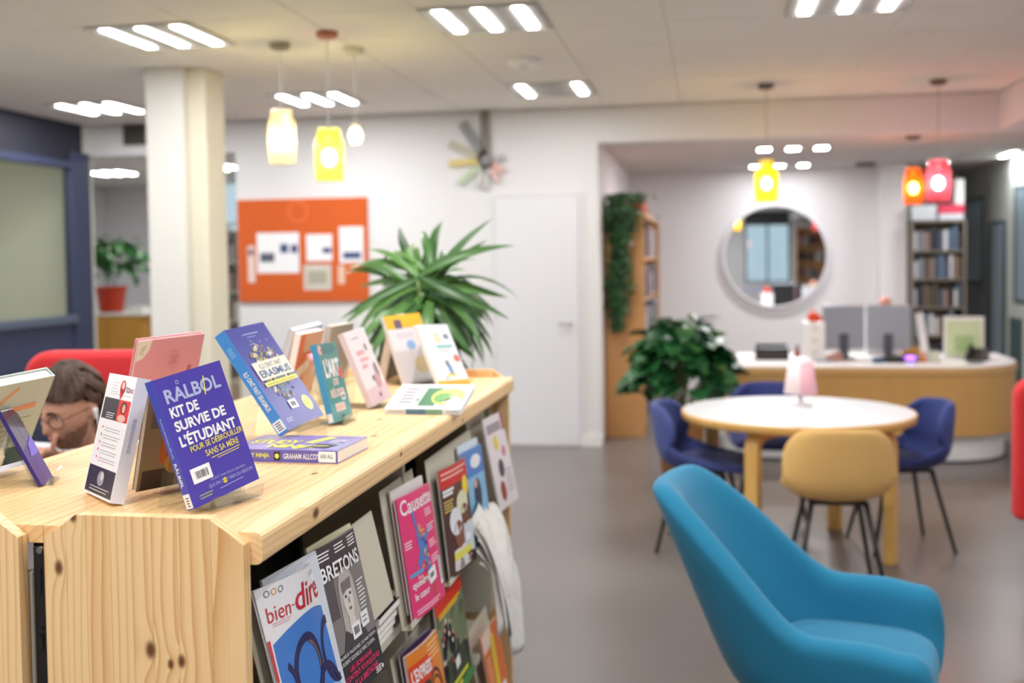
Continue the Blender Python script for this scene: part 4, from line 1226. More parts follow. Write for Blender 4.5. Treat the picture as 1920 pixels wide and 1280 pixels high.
def spine_mw(w=0.0, at=0, t=0.02):
    """local frame for spine print: x across the thickness, y up, z outward"""
    if at == 0:   # spine faces -x ; x axis runs from back (-t) to front (0)
        return Matrix(((0, 0, -1, 0.0), (0, 1, 0, 0), (1, 0, 0, -t), (0, 0, 0, 1)))
    return Matrix(((0, 0, 1, w), (0, 1, 0, 0), (-1, 0, 0, 0), (0, 0, 0, 1)))

def easel(label, x, y, zb, yaw, lean, w, t, h, face=1, tint=None):
    """clear acrylic stand; local x along the book's bottom edge, local y = towards the book's front, z up"""
    ya = radians(yaw)
    a = Vector((-sin(ya), cos(ya), 0)); n = Vector((cos(ya), sin(ya), 0))*face
    mw = Matrix(((a.x, n.x, 0, x), (a.y, n.y, 0, y), (0, 0, 1, S), (0, 0, 0, 1)))
    o = thing('acrylic_stand', label, 'book stand', mw=mw, group='clear acrylic book stands')
    e = zb-S
    le = radians(abs(lean)); th = 0.0025
    u0, u1 = w*0.12, w*0.88
    def strip(nm, pts):
        mb = MB()
        for (p0, p1) in zip(pts[:-1], pts[1:]):
            d = Vector((p1[0]-p0[0], p1[1]-p0[1])); d.normalize(); q = Vector((-d.y, d.x))*th
            vv = [(u, p[0]+q.x*k, p[1]+q.y*k) for u in (u0, u1) for p in (p0, p1) for k in (0, 1)]
            mb.add(vv, [(0, 2, 3, 1), (4, 5, 7, 6), (0, 4, 6, 2), (1, 3, 7, 5), (0, 1, 5, 4), (2, 6, 7, 3)])
        mb.build(nm, M_acryl, o)
    zl = max(e-0.004, 0.003)
    hb = h*0.72
    tb = t/cos(le)+0.0045
    top = (-tb-hb*sin(le), zl+hb*cos(le))
    strip('back_plate', [(-tb, zl), top])
    strip('ledge', [(0.016, zl), (-tb, zl)])
    strip('lip', [(0.016, zl), (0.020, zl+0.018)])
    foot = (top[0]-0.035, 0.0)
    strip('rear_leg', [top, foot])
    strip('base', [(0.016, 0.0), foot])
    if zl > 0.012: strip('riser', [(0.010, 0.0), (0.010, zl)])
    return o

def barcode(A, u, v, du, dv, L=2, seed=1):
    A.rect(WHITE, u, v, u+du, v+dv, L)
    r = random.Random(seed); x = u+du*0.2
    while x < u+du*0.8:
        k = du*r.uniform(0.015, 0.05); A.rect(DARK, x, v+dv*0.25, x+k, v+dv*0.75, L+1); x += k+du*r.uniform(0.02, 0.045)

# --- violet survival guide, nearest and sharpest
VIO = (74, 60, 168)
P = (-0.767, 1.527, 1.190, -17.9, 16.3, 7.0)
w, h, t_ = 0.154, 0.204, 0.014
o = book("violet paperback with big white student survival title, nearest on the shelf", P, w, h, t_, VIO, (66, 78, 182))
A = Art(w, h); LAV, YEL = C(176, 184, 222), C(240, 226, 92)
A.text(LAV, 'RALBOL', 0.10, 0.795, 0.90, 0.905, bold=0.03)
A.ring(LAV, 0.315, 0.935, 0.022, 0.016, 0.35, 2)
A.rect(YEL, 0.655, 0.775, 0.672, 0.925, 3, -14)
A.text(WHITE, 'KIT DE', 0.10, 0.685, 0.50, 0.765, bold=0.035)
A.text(WHITE, 'SURVIE DE', 0.10, 0.575, 0.84, 0.655, bold=0.035)
A.text(WHITE, "L'ÉTUDIANT", 0.10, 0.455, 0.93, 0.56, bold=0.035)
A.text(YEL, 'POUR SE DÉBROUILLER', 0.20, 0.395, 0.985, 0.452, 3, ang=1, bold=0.01)
A.text(YEL, 'SANS SA MÈRE', 0.38, 0.325, 0.88, 0.385, 3, ang=1, bold=0.01)
A.rect(YEL, 0.44, 0.305, 0.88, 0.311, 2, 2); A.rect(YEL, 0.52, 0.288, 0.86, 0.293, 2, 2)
barcode(A, 0.10, 0.165, 0.28, 0.115)
A.text(LAV, 'ÉCRIT PAR DEUX JEUNES', 0.34, 0.135, 0.86, 0.163); A.text(LAV, 'QUI EN ONT BIEN EU BESOIN', 0.28, 0.090, 0.95, 0.120)
A.rect(YEL, 0.50, 0.083, 0.53, 0.125, 3, 35); A.rect(YEL, 0.50, 0.083, 0.53, 0.125, 3, -35)
A.rect(LAV, 0.42, 0.062, 0.78, 0.067, 2, 2)
A.lines(C(150, 158, 120), 0.12, 0.065, 0.32, 2, 0.022, 0.010)
A.build(o)
A = Art(t_, h)
A.vtext(WHITE, 'RÅLBØL', 0.25, 0.8, 0.36, 0.17, bold=0.02)
A.lines(LAV, 0.38, 0.70, 0.64, 26, 0.012, 0.007, 1, 0.5)
A.rect(WHITE, 0.02, 0.01, 0.98, 0.12, 1); A.lines(DARK, 0.3, 0.085, 0.75, 4, 0.02, 0.008, 2)
A.build(o, spine_mw(at=0, t=t_))
easel('clear acrylic stand under the violet paperback', P[0], P[1], P[2], P[3], P[4], w, t_, h)

# --- Erasmus paperback
P = (-0.842, 2.094, 1.220, -7.7, 34.0, 3.4)
w, h, t_ = 0.165, 0.245, 0.026
o = book('thick indigo paperback with cream title box and light blue spine', P, w, h, t_, (62, 64, 152), (66, 136, 208))
A = Art(w, h)
A.rect(C(190, 196, 230), 0.33, 0.915, 0.72, 0.922); A.rect(C(150, 156, 210), 0.40, 0.885, 0.62, 0.892)
r = random.Random(5)
cols = [C(214, 208, 190), C(120, 130, 120), C(86, 92, 110), C(232, 226, 214), C(150, 120, 90), C(90, 130, 170), C(60, 66, 60), C(200, 190, 120)]
A.tiny = True
for k in range(150):
    a, q = r.uniform(0, 6.28), sqrt(r.random())
    u, v = 0.50+0.36*q*cos(a), 0.53+0.27*q*sin(a)
    if 0.40 < v < 0.62: continue
    d = r.uniform(0.02, 0.055)
    pts = [(u+d*r.uniform(0.5, 1.2)*cos(b_+r.uniform(-.4, .4)), v+0.7*d*r.uniform(0.5, 1.2)*sin(b_)) for b_ in (0.4, 1.9, 3.5, 5.0)]
    A.poly(cols[r.randrange(8)], pts, 1+k % 4)
A.tiny = False
A.rect(CREAM, 0.10, 0.47, 0.97, 0.645, 6)
A.text(C(40, 50, 96), 'ILS ONT FAIT', 0.24, 0.575, 0.80, 0.622, 7)
A.text(C(38, 84, 140), 'ERASMUS', 0.15, 0.49, 0.92, 0.562, 7, bold=0.03)
A.rect(C(236, 226, 96), 0.12, 0.405, 0.95, 0.447, 6); A.rect(C(150, 140, 60), 0.16, 0.420, 0.90, 0.428, 7)
for k in range(22):
    u = 0.14+0.78*r.random(); A.rect(cols[r.randrange(8)], u, 0.448, u+0.05, 0.468, 5)
A.ell(C(238, 230, 140), 0.80, 0.165, 0.105, 0.075, 2); A.lines(C(200, 190, 90), 0.73, 0.18, 0.87, 3, 0.018, 0.008, 3)
barcode(A, 0.36, 0.155, 0.19, 0.085, 6)
A.lines(LAV, 0.10, 0.085, 0.26, 2, 0.022, 0.009)
for k in range(8): A.rect(C(230, 226, 170), 0.15+0.7*r.random(), 0.70+0.14*r.random(), 0.17+0.7*r.random(), 0.71+0.14*r.random(), 1) if False else A.ell(C(220, 216, 190), 0.2+0.6*r.random(), 0.80+0.05*r.random(), 0.012, 0.008, 3, 5)
A.build(o)
A = Art(t_, h)
A.vtext(WHITE, 'ILS ONT FAIT ERASMUS', 0.32, 0.74, 0.60, 0.22, bold=0.015)
A.rect(WHITE, 0.1, 0.02, 0.95, 0.12, 1); A.lines(DARK, 0.25, 0.095, 0.8, 4, 0.02, 0.009, 2)
A.lines(C(140, 190, 230), 0.25, 0.84, 0.75, 6, 0.016, 0.006, 1)
A.build(o, spine_mw(at=0, t=t_))
easel('clear acrylic stand under the thick indigo paperback', P[0], P[1], P[2], P[3], P[4], w, t_, h)

# --- teal L'art book
P = (-0.853, 2.403, 1.188, -0.4, 13.3, -1.5)
w, h, t_ = 0.129, 0.187, 0.016
o = book("small teal book with chunky white lettering and blue spine", P, w, h, t_, (62, 150, 150), (70, 150, 196))
A = Art(w, h)
A.ell(C(44, 128, 132), 0.5, 0.92, 0.4, 0.07, 1); A.ell(C(236, 190, 176), 0.10, 0.92, 0.10, 0.06, 1)
A.text(WHITE, "L'ART", 0.10, 0.56, 0.88, 0.80, bold=0.05); A.ell(C(226, 84, 82), 0.86, 0.60, 0.09, 0.085, 3)
A.text(C(240, 214, 206), 'DE', 0.40, 0.45, 0.66, 0.54, bold=0.03)
A.text(C(240, 214, 206), 'RÉUSSIR', 0.14, 0.30, 0.88, 0.43, bold=0.04)
barcode(A, 0.62, 0.25, 0.2, 0.09, 4); A.rect(C(236, 206, 198), 0.24, 0.12, 0.72, 0.22, 1); A.lines(C(200, 150, 140), 0.3, 0.18, 0.66, 2, 0.03, 0.012, 2)
A.rect(C(30, 70, 90), 0.44, 0.02, 0.6, 0.07, 1)
A.build(o)
A = Art(t_, h); A.rect(WHITE, 0.1, 0.01, 0.9, 0.12, 1); A.build(o, spine_mw(at=0, t=t_))
easel('clear acrylic stand under the teal book', P[0], P[1], P[2], P[3], P[4], w, t_, h)

# --- white and pink book
P = (-0.849, 2.683, 1.188, -4.8, 21.4, 3.2)
w, h, t_ = 0.141, 0.204, 0.016
o = book('white book with soft pink lettering and figures, fourth of the standing row', P, w, h, t_, (232, 224, 228), (222, 206, 214))
A = Art(w, h)
A.lines(C(170, 168, 172), 0.25, 0.88, 0.6, 1, 0.03, 0.018); A.rect(C(222, 196, 206), 0, 0, 1, 0.22, 1)
PK = C(222, 168, 172)
A.rect(PK, 0.22, 0.66, 0.58, 0.72, 2); A.rect(PK, 0.26, 0.57, 0.66, 0.62, 2); A.rect(PK, 0.26, 0.48, 0.5, 0.53, 2)
A.ell(C(140, 124, 128), 0.80, 0.40, 0.09, 0.12, 2); A.ell(C(196, 160, 164), 0.70, 0.28, 0.14, 0.10, 3); A.ell(C(120, 108, 118), 0.72, 0.74, 0.05, 0.05, 2)
A.rect(C(130, 120, 130), 0.48, 0.30, 0.6, 0.36, 3); A.ell(C(120, 96, 110), 0.55, 0.10, 0.05, 0.03, 3)
A.build(o)
easel('clear acrylic stand under the white and pink book', P[0], P[1], P[2], P[3], P[4], w, t_, h)

# --- white book with yellow base, and yellow-topped book behind it
P = (-0.779, 3.118, 1.186, -25.0, 28.7, -2.9)
w, h, t_ = 0.145, 0.208, 0.012
o = book('white booklet with yellow bottom band at the far end of the shelf', P, w, h, t_, (236, 236, 240), (230, 228, 224))
A = Art(w, h); YB_ = C(238, 182, 44)
A.rect(YB_, 0, 0, 1, 0.10, 1); A.rect(C(240, 214, 184), 0.42, 0.70, 0.62, 0.86, 1); A.rect(C(120, 134, 150), 0.72, 0.76, 0.88, 0.84, 1)
A.rect(C(110, 190, 186), 0.38, 0.62, 0.90, 0.66, 1); A.lines(C(190, 190, 196), 0.4, 0.58, 0.8, 2, 0.03, 0.012)
A.ell(C(206, 110, 96), 0.88, 0.44, 0.10, 0.06, 1); A.ell(C(110, 120, 140), 0.52, 0.36, 0.06, 0.06, 1); A.ell(C(120, 160, 206), 0.55, 0.27, 0.07, 0.09, 1)
A.rect(C(236, 214, 110), 0.40, 0.16, 0.66, 0.21, 1); A.ell(C(170, 180, 200), 0.34, 0.14, 0.04, 0.03, 1)
A.build(o)
easel('clear acrylic stand under the white booklet with yellow band', P[0], P[1], P[2], P[3], P[4], w, t_, h)
P = (-0.905, 3.185, 1.186, -32.0, 22.8, 2.2)
w, h, t_ = 0.153, 0.222, 0.014
o = book('pale book with a yellow top band behind the white booklet', P, w, h, t_, (226, 220, 224))
A = Art(w, h)
A.rect(YB_, 0, 0.80, 1, 1, 1); A.rect(C(110, 90, 110), 0.22, 0.80, 0.42, 0.93, 2); A.ell(C(140, 176, 222), 0.5, 0.55, 0.12, 0.07, 1); A.lines(C(200, 196, 204), 0.2, 0.72, 0.7, 3, 0.03, 0.014)
A.ell(C(222, 200, 160), 0.62, 0.25, 0.2, 0.12, 1)
A.build(o)
easel('clear acrylic stand under the yellow-topped book', P[0], P[1], P[2], P[3], P[4], w, t_, h)

# --- white book seen from its back (left of the violet one)
P = (-1.030, 1.657, 1.184, -132.5, 14.4, 1.2)
w, h, t_ = 0.140, 0.200, 0.022
o = book('white book showing its back cover with red logo, left of the violet paperback', P, w, h, t_, (234, 234, 236), (222, 224, 236), spine_at=1)
A = Art(w, h); RED = C(206, 36, 44); BK = C(52, 50, 62)
A.ell(RED, 0.60, 0.90, 0.09, 0.06, 2, 16); A.poly(RED, [(0.52, 0.89), (0.68, 0.90), (0.62, 0.82), (0.57, 0.80)], 2); A.ell(C(240, 200, 190), 0.62, 0.915, 0.045, 0.03, 3, 12)
A.text(BK, 'to', 0.72, 0.865, 0.85, 0.915); A.text(RED, 'nc', 0.86, 0.865, 0.99, 0.90)
A.lines(C(180, 180, 186), 0.22, 0.93, 0.48, 4, 0.025, 0.004, 1); A.rect(C(180, 180, 186), 0.22, 0.835, 0.96, 0.839, 1)
A.rect(BK, 0.05, 0.625, 0.58, 0.80, 1); A.rect(C(220, 34, 42), 0.58, 0.625, 0.97, 0.80, 1)
A.ell(C(74, 34, 30), 0.77, 0.74, 0.10, 0.05, 2); A.ell(C(216, 160, 140), 0.79, 0.735, 0.06, 0.035, 3); A.ell(C(222, 178, 164), 0.77, 0.655, 0.14, 0.03, 3)
A.lines(C(220, 220, 224), 0.22, 0.675, 0.52, 3, 0.018, 0.006, 2)
for k in range(5):
    A.rect(C(226, 110, 120), 0.17, 0.545-k*0.062, 0.21, 0.565-k*0.062, 1); A.lines(C(160, 158, 166), 0.27, 0.552-k*0.062, 0.88, 2, 0.022, 0.005, 1, seed=k)
A.rect(C(44, 38, 52), 0.03, 0.02, 0.98, 0.235, 1); A.ell(C(150, 146, 160), 0.52, 0.15, 0.12, 0.06, 2); A.ell(C(200, 196, 206), 0.56, 0.17, 0.06, 0.035, 3)
A.lines(C(190, 186, 196), 0.2, 0.07, 0.9, 2, 0.025, 0.008, 3)
A.build(o)
A = Art(t_, h); A.lines(C(176, 180, 196), 0.35, 0.66, 0.62, 14, 0.02, 0.012); A.build(o, spine_mw(w, 1, t_))
# its stand carries a second, amber-covered book behind the clear plate
P2 = (-0.925, 1.640, 1.188, -28.0, -16.0, 0)
o = book('brown and amber book seen through the clear stand beside the violet paperback', P2, 0.115, 0.175, 0.012, (150, 126, 96), spine_at=1)
A = Art(0.115, 0.175)
A.rect(C(196, 92, 36), 0.3, 0.25, 0.9, 0.6, 1); A.ell(C(222, 150, 60), 0.6, 0.25, 0.2, 0.12, 2); A.ell(C(210, 200, 90), 0.4, 0.9, 0.12, 0.05, 1); A.rect(C(70, 52, 44), 0.05, 0.0, 0.6, 0.2, 1); A.rect(C(110, 104, 100), 0.1, 0.62, 0.9, 0.8, 1)
A.build(o)
easel('clear acrylic stand with amber reflections beside the violet paperback', -0.905, 1.650, 1.186, -28, 16, 0.12, 0.012, 0.25, face=-1)

# --- pink hardcover seen from behind
P = (-1.215, 2.10, 1.186, -27.0, -22.0, 2.5)
w, h, t_ = 0.160, 0.235, 0.014
o = book('pink hardcover book seen from its back above the white one', P, w, h, t_, (222, 152, 160), (214, 140, 152), spine_at=1, hard=True)
A = Art(w, h)
A.poly(C(232, 226, 206), [(0.0, 1.0), (0.20, 1.0), (0.17, 0.90), (0.10, 0.83), (0.0, 0.80)], 1); A.rect(C(90, 80, 80), 0.03, 0.93, 0.13, 0.935, 2, 35); A.rect(C(90, 80, 80), 0.02, 0.90, 0.13, 0.905, 2, 35); A.rect(C(90, 80, 80), 0.05, 0.87, 0.10, 0.875, 2, 35)
A.ring(C(200, 122, 132), 0.58, 0.78, 0.085, 0.085, 0.06, 1); A.lines(C(190, 110, 120), 0.53, 0.81, 0.64, 4, 0.024, 0.008, 1)
A.rect(C(180, 100, 104), 0.80, 0.56, 0.86, 0.70, 1, -12); A.rect(C(196, 112, 120), 0.60, 0.58, 0.605, 0.70, 1, 10)
A.build(o)
# --- grey-green hardcover at the far left
P = (-1.315, 1.715, 1.186, -16.0, -34.0, 5.0)
w, h, t_ = 0.140, 0.200, 0.026
o = book('grey-green hardcover with white page block at the far left of the shelf', P, w, h, t_, (178, 190, 180), (150, 166, 160), spine_at=1, hard=True, pages_rgb=(244, 244, 246))
A = Art(w, h)
A.rect(C(214, 140, 100), 0.35, 0.66, 0.85, 0.72, 1, 3); A.poly(C(206, 150, 110), [(0.22, 0.78), (0.48, 0.95), (0.52, 0.92), (0.26, 0.74)], 1); A.lines(C(150, 150, 136), 0.2, 0.56, 0.85, 5, 0.06, 0.012, 1)
A.rect(C(40, 92, 104), 0, 0, 1, 0.22, 1); A.lines(C(22, 60, 76), 0.0, 0.17, 1, 5, 0.04, 0.012, 2)
A.build(o)
# --- dark violet booklet below it
P = (-1.128, 1.690, 1.184, 24.0, 26.5, -4.3)
w, h, t_ = 0.10, 0.145, 0.006
o = book('dark violet glossy booklet at the far left, leaning on the shelf edge', P, w, h, t_, (52, 34, 132), (44, 30, 110))
A = Art(w, h)
A.poly(C(38, 30, 84, 0.15), [(0, 1), (1, 1), (1, 0.62), (0, 0.45)], 1); A.poly(C(84, 54, 214, 0.15), [(0.55, 0.52), (1, 0.62), (1, 0.38), (0.3, 0.36)], 2); A.rect(C(214, 214, 224), 0, 0.985, 1, 1, 3)
A.rect(C(110, 90, 220, 0.15), 0.50, 0.0, 0.512, 1, 3)
A.build(o)
easel('clear acrylic stand carrying the dark violet booklet', P[0], P[1], P[2], P[3], P[4], w, t_, h)
# --- row facing the other aisle, seen from behind
def back_book(label, P, w, h, t_, rgb, strip_rgb, deco=None):
    o = book(label, P, w, h, t_, rgb, spine_at=1, pages_rgb=strip_rgb)
    if deco:
        A = Art(w, h); deco(A); A.build(o)
    return o
back_book('white-edged orange book seen from behind in a clear stand', (-1.10, 2.735, 1.186, -3, -14, 1), 0.147, 0.19, 0.022, (206, 92, 44), (240, 238, 234), lambda A: (A.poly(C(236, 214, 196), [(0, 0.45), (0.9, 0.75), (0.9, 0.62), (0, 0.25)], 1), A.rect(C(196, 150, 120), 0.2, 0.72, 1, 1, 1)))
easel('clear acrylic stand behind the white-edged orange book', -1.092, 2.735, 1.184, -3, 14, 0.147, 0.003, 0.19, face=-1)
back_book('blue-grey book seen from behind beyond the indigo paperback', (-1.22, 2.96, 1.186, -10, -22, 5), 0.15, 0.195, 0.02, (150, 172, 204), (214, 222, 232), lambda A: (A.rect(C(40, 52, 84), 0, 0.05, 1, 0.3, 1), A.ring(C(90, 120, 170), 0.4, 0.62, 0.2, 0.12, 0.3, 1)))
back_book('taupe book seen from behind in the middle of the far row', (-1.15, 3.16, 1.186, -1, -8, 0), 0.20, 0.18, 0.02, (172, 160, 150), (206, 198, 190))
back_book('brown and black book seen from behind near the plant', (-1.0, 3.30, 1.186, -1, -13, 1), 0.139, 0.20, 0.03, (84, 66, 48), (224, 208, 194), lambda A: (A.ell(C(206, 140, 60), 0.6, 0.4, 0.3, 0.2, 1), A.rect(C(30, 30, 30), 0.1, 0.62, 0.9, 0.95, 1)))

# --- flat books
def flat_book(label, corner, ang, L_, D_, t_, rgb, spine_rgb, deco=None, spine=None, tilt=0.0):
    """lying book: spine towards the camera; corner = front left bottom corner"""
    a = radians(ang)
    ex = Vector((cos(a), sin(a), 0)); ey = Vector((-sin(a)*cos(tilt), cos(a)*cos(tilt), sin(tilt))); ez = ex.cross(ey)
    mw = Matrix(((ex.x, ey.x, ez.x, corner[0]), (ex.y, ey.y, ez.y, corner[1]), (ex.z, ey.z, ez.z, corner[2]), (0, 0, 0, 1)))
    o = thing('flat_book', label, 'book', mw=mw, group='books displayed on the magazine shelf')
    mc = mat('cover_%d_%d_%d' % rgb, rgb, 0.3); ms = mat('cover_%d_%d_%d' % spine_rgb, spine_rgb, 0.3)
    MB().box(0, 0.0012, t_-0.0012, L_, D_, t_).build('front_cover', mc, o)
    MB().box(0, 0.0012, 0, L_, D_, 0.0012).build('back_cover', mc, o)
    MB().box(0, 0, 0, L_, 0.0012, t_).build('spine', ms, o)
    MB().box(0.0008, 0.0012, 0.0012, L_-0.0008, D_-0.001, t_-0.0012).build('pages', M_paper, o)
    if deco:
        A = Art(L_, D_); deco(A); A.build(o, Matrix(((1, 0, 0, 0), (0, 1, 0, 0), (0, 0, 1, t_), (0, 0, 0, 1))))
    if spine:
        A = Art(L_, t_); spine(A); A.build(o, Matrix(((1, 0, 0, 0), (0, 0, -1, 0), (0, 1, 0, 0), (0, 0, 0, 1))))
    return o
NY, ND = C(232, 226, 96), C(50, 44, 60)
def nin(A):
    A.text(NY, 'STUDY', 0.06, 0.36, 0.52, 0.62, bold=0.05); A.text(NY, 'NINJA', 0.30, 0.06, 0.74, 0.34, bold=0.06)
    A.lines(C(214, 206, 230), 0.08, 0.82, 0.34, 3, 0.07, 0.03); A.rect(NY, 0.60, 0.46, 0.70, 0.92, 1, -20)
    A.poly(ND, [(0.66, 0.18), (0.86, 0.16), (0.90, 0.36), (0.70, 0.42)], 3); A.rect(NY, 0.70, 0.25, 0.84, 0.29, 4); A.lines(WHITE, 0.76, 0.7, 0.92, 4, 0.06, 0.025); A.lines(LAV, 0.86, 0.1, 0.98, 6, -0.08, 0.05)
def nis(A):
    A.text(NY, 'A STUDY NINJA', 0.06, 0.28, 0.38, 0.72, bold=0.03)
    A.rect(ND, 0.42, 0.15, 0.48, 0.85, 1); A.ell(NY, 0.45, 0.5, 0.02, 0.2, 2)
    A.text(WHITE, 'GRAHAM ALLCOTT', 0.51, 0.28, 0.86, 0.72, bold=0.02)
    A.rect(WHITE, 0.83, 0.08, 0.985, 0.94, 3); A.text(DARK, '650 ALL', 0.85, 0.4, 0.965, 0.72, 4)
flat_book('lilac paperback with yellow lettering lying flat, spine towards us', (-0.912, 1.962, S), -1.5, 0.222, 0.17, 0.024, (138, 126, 196), (108, 100, 178), nin, nis)
def grn(A):
    A.rect(C(70, 132, 90), 0.40, 0.12, 0.62, 0.85, 1); A.ell(C(214, 226, 110), 0.74, 0.5, 0.22, 0.34, 2); A.ell(C(110, 170, 90), 0.68, 0.45, 0.12, 0.2, 3); A.ell(C(240, 240, 210), 0.80, 0.35, 0.12, 0.16, 3)
    A.lines(C(150, 148, 160), 0.12, 0.75, 0.30, 5, 0.13, 0.07); A.rect(C(90, 160, 100), 0.34, 0.3, 0.38, 0.42, 1)
def grs(A):
    A.rect(C(96, 138, 170), 0.28, 0, 0.54, 1, 1); A.rect(C(134, 176, 156), 0.54, 0, 0.76, 1, 1); A.lines(C(170, 170, 180), 0.05, 0.4, 0.26, 1, 0.1, 0.2); A.rect(C(170, 180, 180), 0.8, 0.4, 0.96, 0.6, 1)
flat_book('white book with green and yellow cover lying flat at the shelf edge', (-0.797, 2.615, S), -1, 0.196, 0.165, 0.014, (238, 238, 242), (230, 232, 238), grn, grs, tilt=radians(15))
o = thing('acrylic_wedge', 'low clear acrylic wedge propping up the white and green book', 'book stand', (-0.76, 2.66, S), group='clear acrylic book stands')
MB().prism([(0.0, 0.0), (0.10, 0.0), (0.10, 0.0235), (0.0, 0.0)][:3], 0.02, 0.10, 'x').build('wedge', M_acryl, o)
MB().prism([(0.08, 0.0), (0.10, 0.0), (0.10, 0.0235), (0.08, 0.018)], 0.0, 0.12, 'x').build('rear_bar', M_acryl, o)

# ------------------------------------------------------------------ magazines on the sloping plates
def magazine(label, P, w, h, rgb, art=None, bend=None, t=0.005, page_rgb=(226, 226, 222)):
    o = thing('magazine', label, 'magazine', mw=pose(*P), group='magazines on the display shelf')
    bf = bend or (lambda u, v: 0.0)
    mc = mat('cover_%d_%d_%d' % rgb, rgb, 0.28)
    MB().grid(lambda u, v: (u*w, v*h, bf(u, v)), 13, 15).build('front_cover', mc, o, True)
    mb = MB()
    mb.grid(lambda u, v: (0.001+u*(w-0.002), 0.001+v*(h-0.002), bf(u, v)-0.0006), 9, 11)
    mb.grid(lambda u, v: (0.001+u*(w-0.002), 0.001+v*(h-0.002), bf(u, v)-t+0.0006), 9, 11)
    for e0, e1 in (((0, 0), (1, 0)), ((1, 0), (1, 1)), ((1, 1), (0, 1)), ((0, 1), (0, 0))):
        def edge(q, s_, e0=e0, e1=e1):
            u, v = e0[0]+(e1[0]-e0[0])*q, e0[1]+(e1[1]-e0[1])*q
            return (0.001+u*(w-0.002), 0.001+v*(h-0.002), bf(u, v)-0.0006-(t-0.0012)*s_)
        mb.grid(edge, 9, 2)
    mb.build('pages', mat('pages_%d_%d_%d' % page_rgb, page_rgb, 0.7), o)
    MB().grid(lambda u, v: (u*w, v*h, bf(u, v)-t), 13, 15).build('back_cover', mc, o, True)
    if art:
        A = Art(w, h, bend); art(A); A.build(o)
    return o
def bien(A):
    SKY, SKY2, NAVY, BRN = C(62, 124, 206), C(150, 190, 230), C(38, 34, 84), C(120, 92, 84)
    A.text(C(200, 48, 60), 'bien', 0.06, 0.79, 0.33, 0.88, 3); A.rect(C(200, 48, 60), 0.345, 0.83, 0.385, 0.837, 3)
    A.text(C(200, 34, 50), 'dire', 0.40, 0.78, 0.99, 0.935, 3, bold=0.008)
    A.text(C(150, 150, 160), 'N° 350', 0.72, 0.945, 0.92, 0.965, 3); A.lines(C(200, 200, 208), 0.72, 0.935, 0.95, 1, 0.02, 0.004, 2); A.lines(C(226, 170, 176), 0.1, 0.775, 0.34, 2, 0.015, 0.006, 2)
    for k, c in enumerate((C(120, 124, 140), C(232, 160, 60), C(120, 130, 130))): A.ring(c, 0.10+k*0.07, 0.955, 0.028, 0.02, 0.3, 2, 16)
    n = 16
    top = [(0.06+0.94*k/n, 0.62+0.13*sin(pi*(0.12+0.62*k/n))) for k in range(n+1)]
    for k in range(n):
        for j in range(6):
            v0, v1 = j/6, (j+1)/6
            A.poly((SKY2, SKY2, SKY, SKY, SKY, SKY)[j], [(top[k][0], top[k][1]*v0), (top[k+1][0], top[k+1][1]*v0), (top[k+1][0], top[k+1][1]*v1), (top[k][0], top[k][1]*v1)], 1)
    A.ring(NAVY, 0.50, 0.42, 0.25, 0.22, 0.24, 3); A.ring(BRN, 0.51, 0.42, 0.195, 0.17, 0.12, 4, 20, -10, 80)
    A.ring(NAVY, 0.99, 0.44, 0.22, 0.21, 0.24, 3, 24, 80, 280); A.ring(NAVY, 0.80, 0.18, 0.22, 0.22, 0.22, 5, 30, 20, 290)
    A.ring(NAVY, 0.10, 0.36, 0.19, 0.20, 0.22, 3, 24, -90, 60); A.ring(BRN, 0.38, 0.10, 0.24, 0.21, 0.25, 4, 30, -20, 170); A.ring(NAVY, 0.38, 0.10, 0.25, 0.22, 0.10, 5, 30, 60, 200)
    A.text(WHITE, 'été', 0.58, 0.02, 0.74, 0.085, 6); A.rect(C(200, 60, 70), 0.0, 0.46, 0.035, 0.70, 4)
magazine('white magazine with red title and dark rings on blue sky, nearest on rack', (-0.628, 1.560, 0.792, -3.0, 13.5, -3.0), 0.208, 0.270, (236, 236, 240), bien, lambda u, v: 0.030*sin(pi*u)*v*v+0.004-0.012*v)
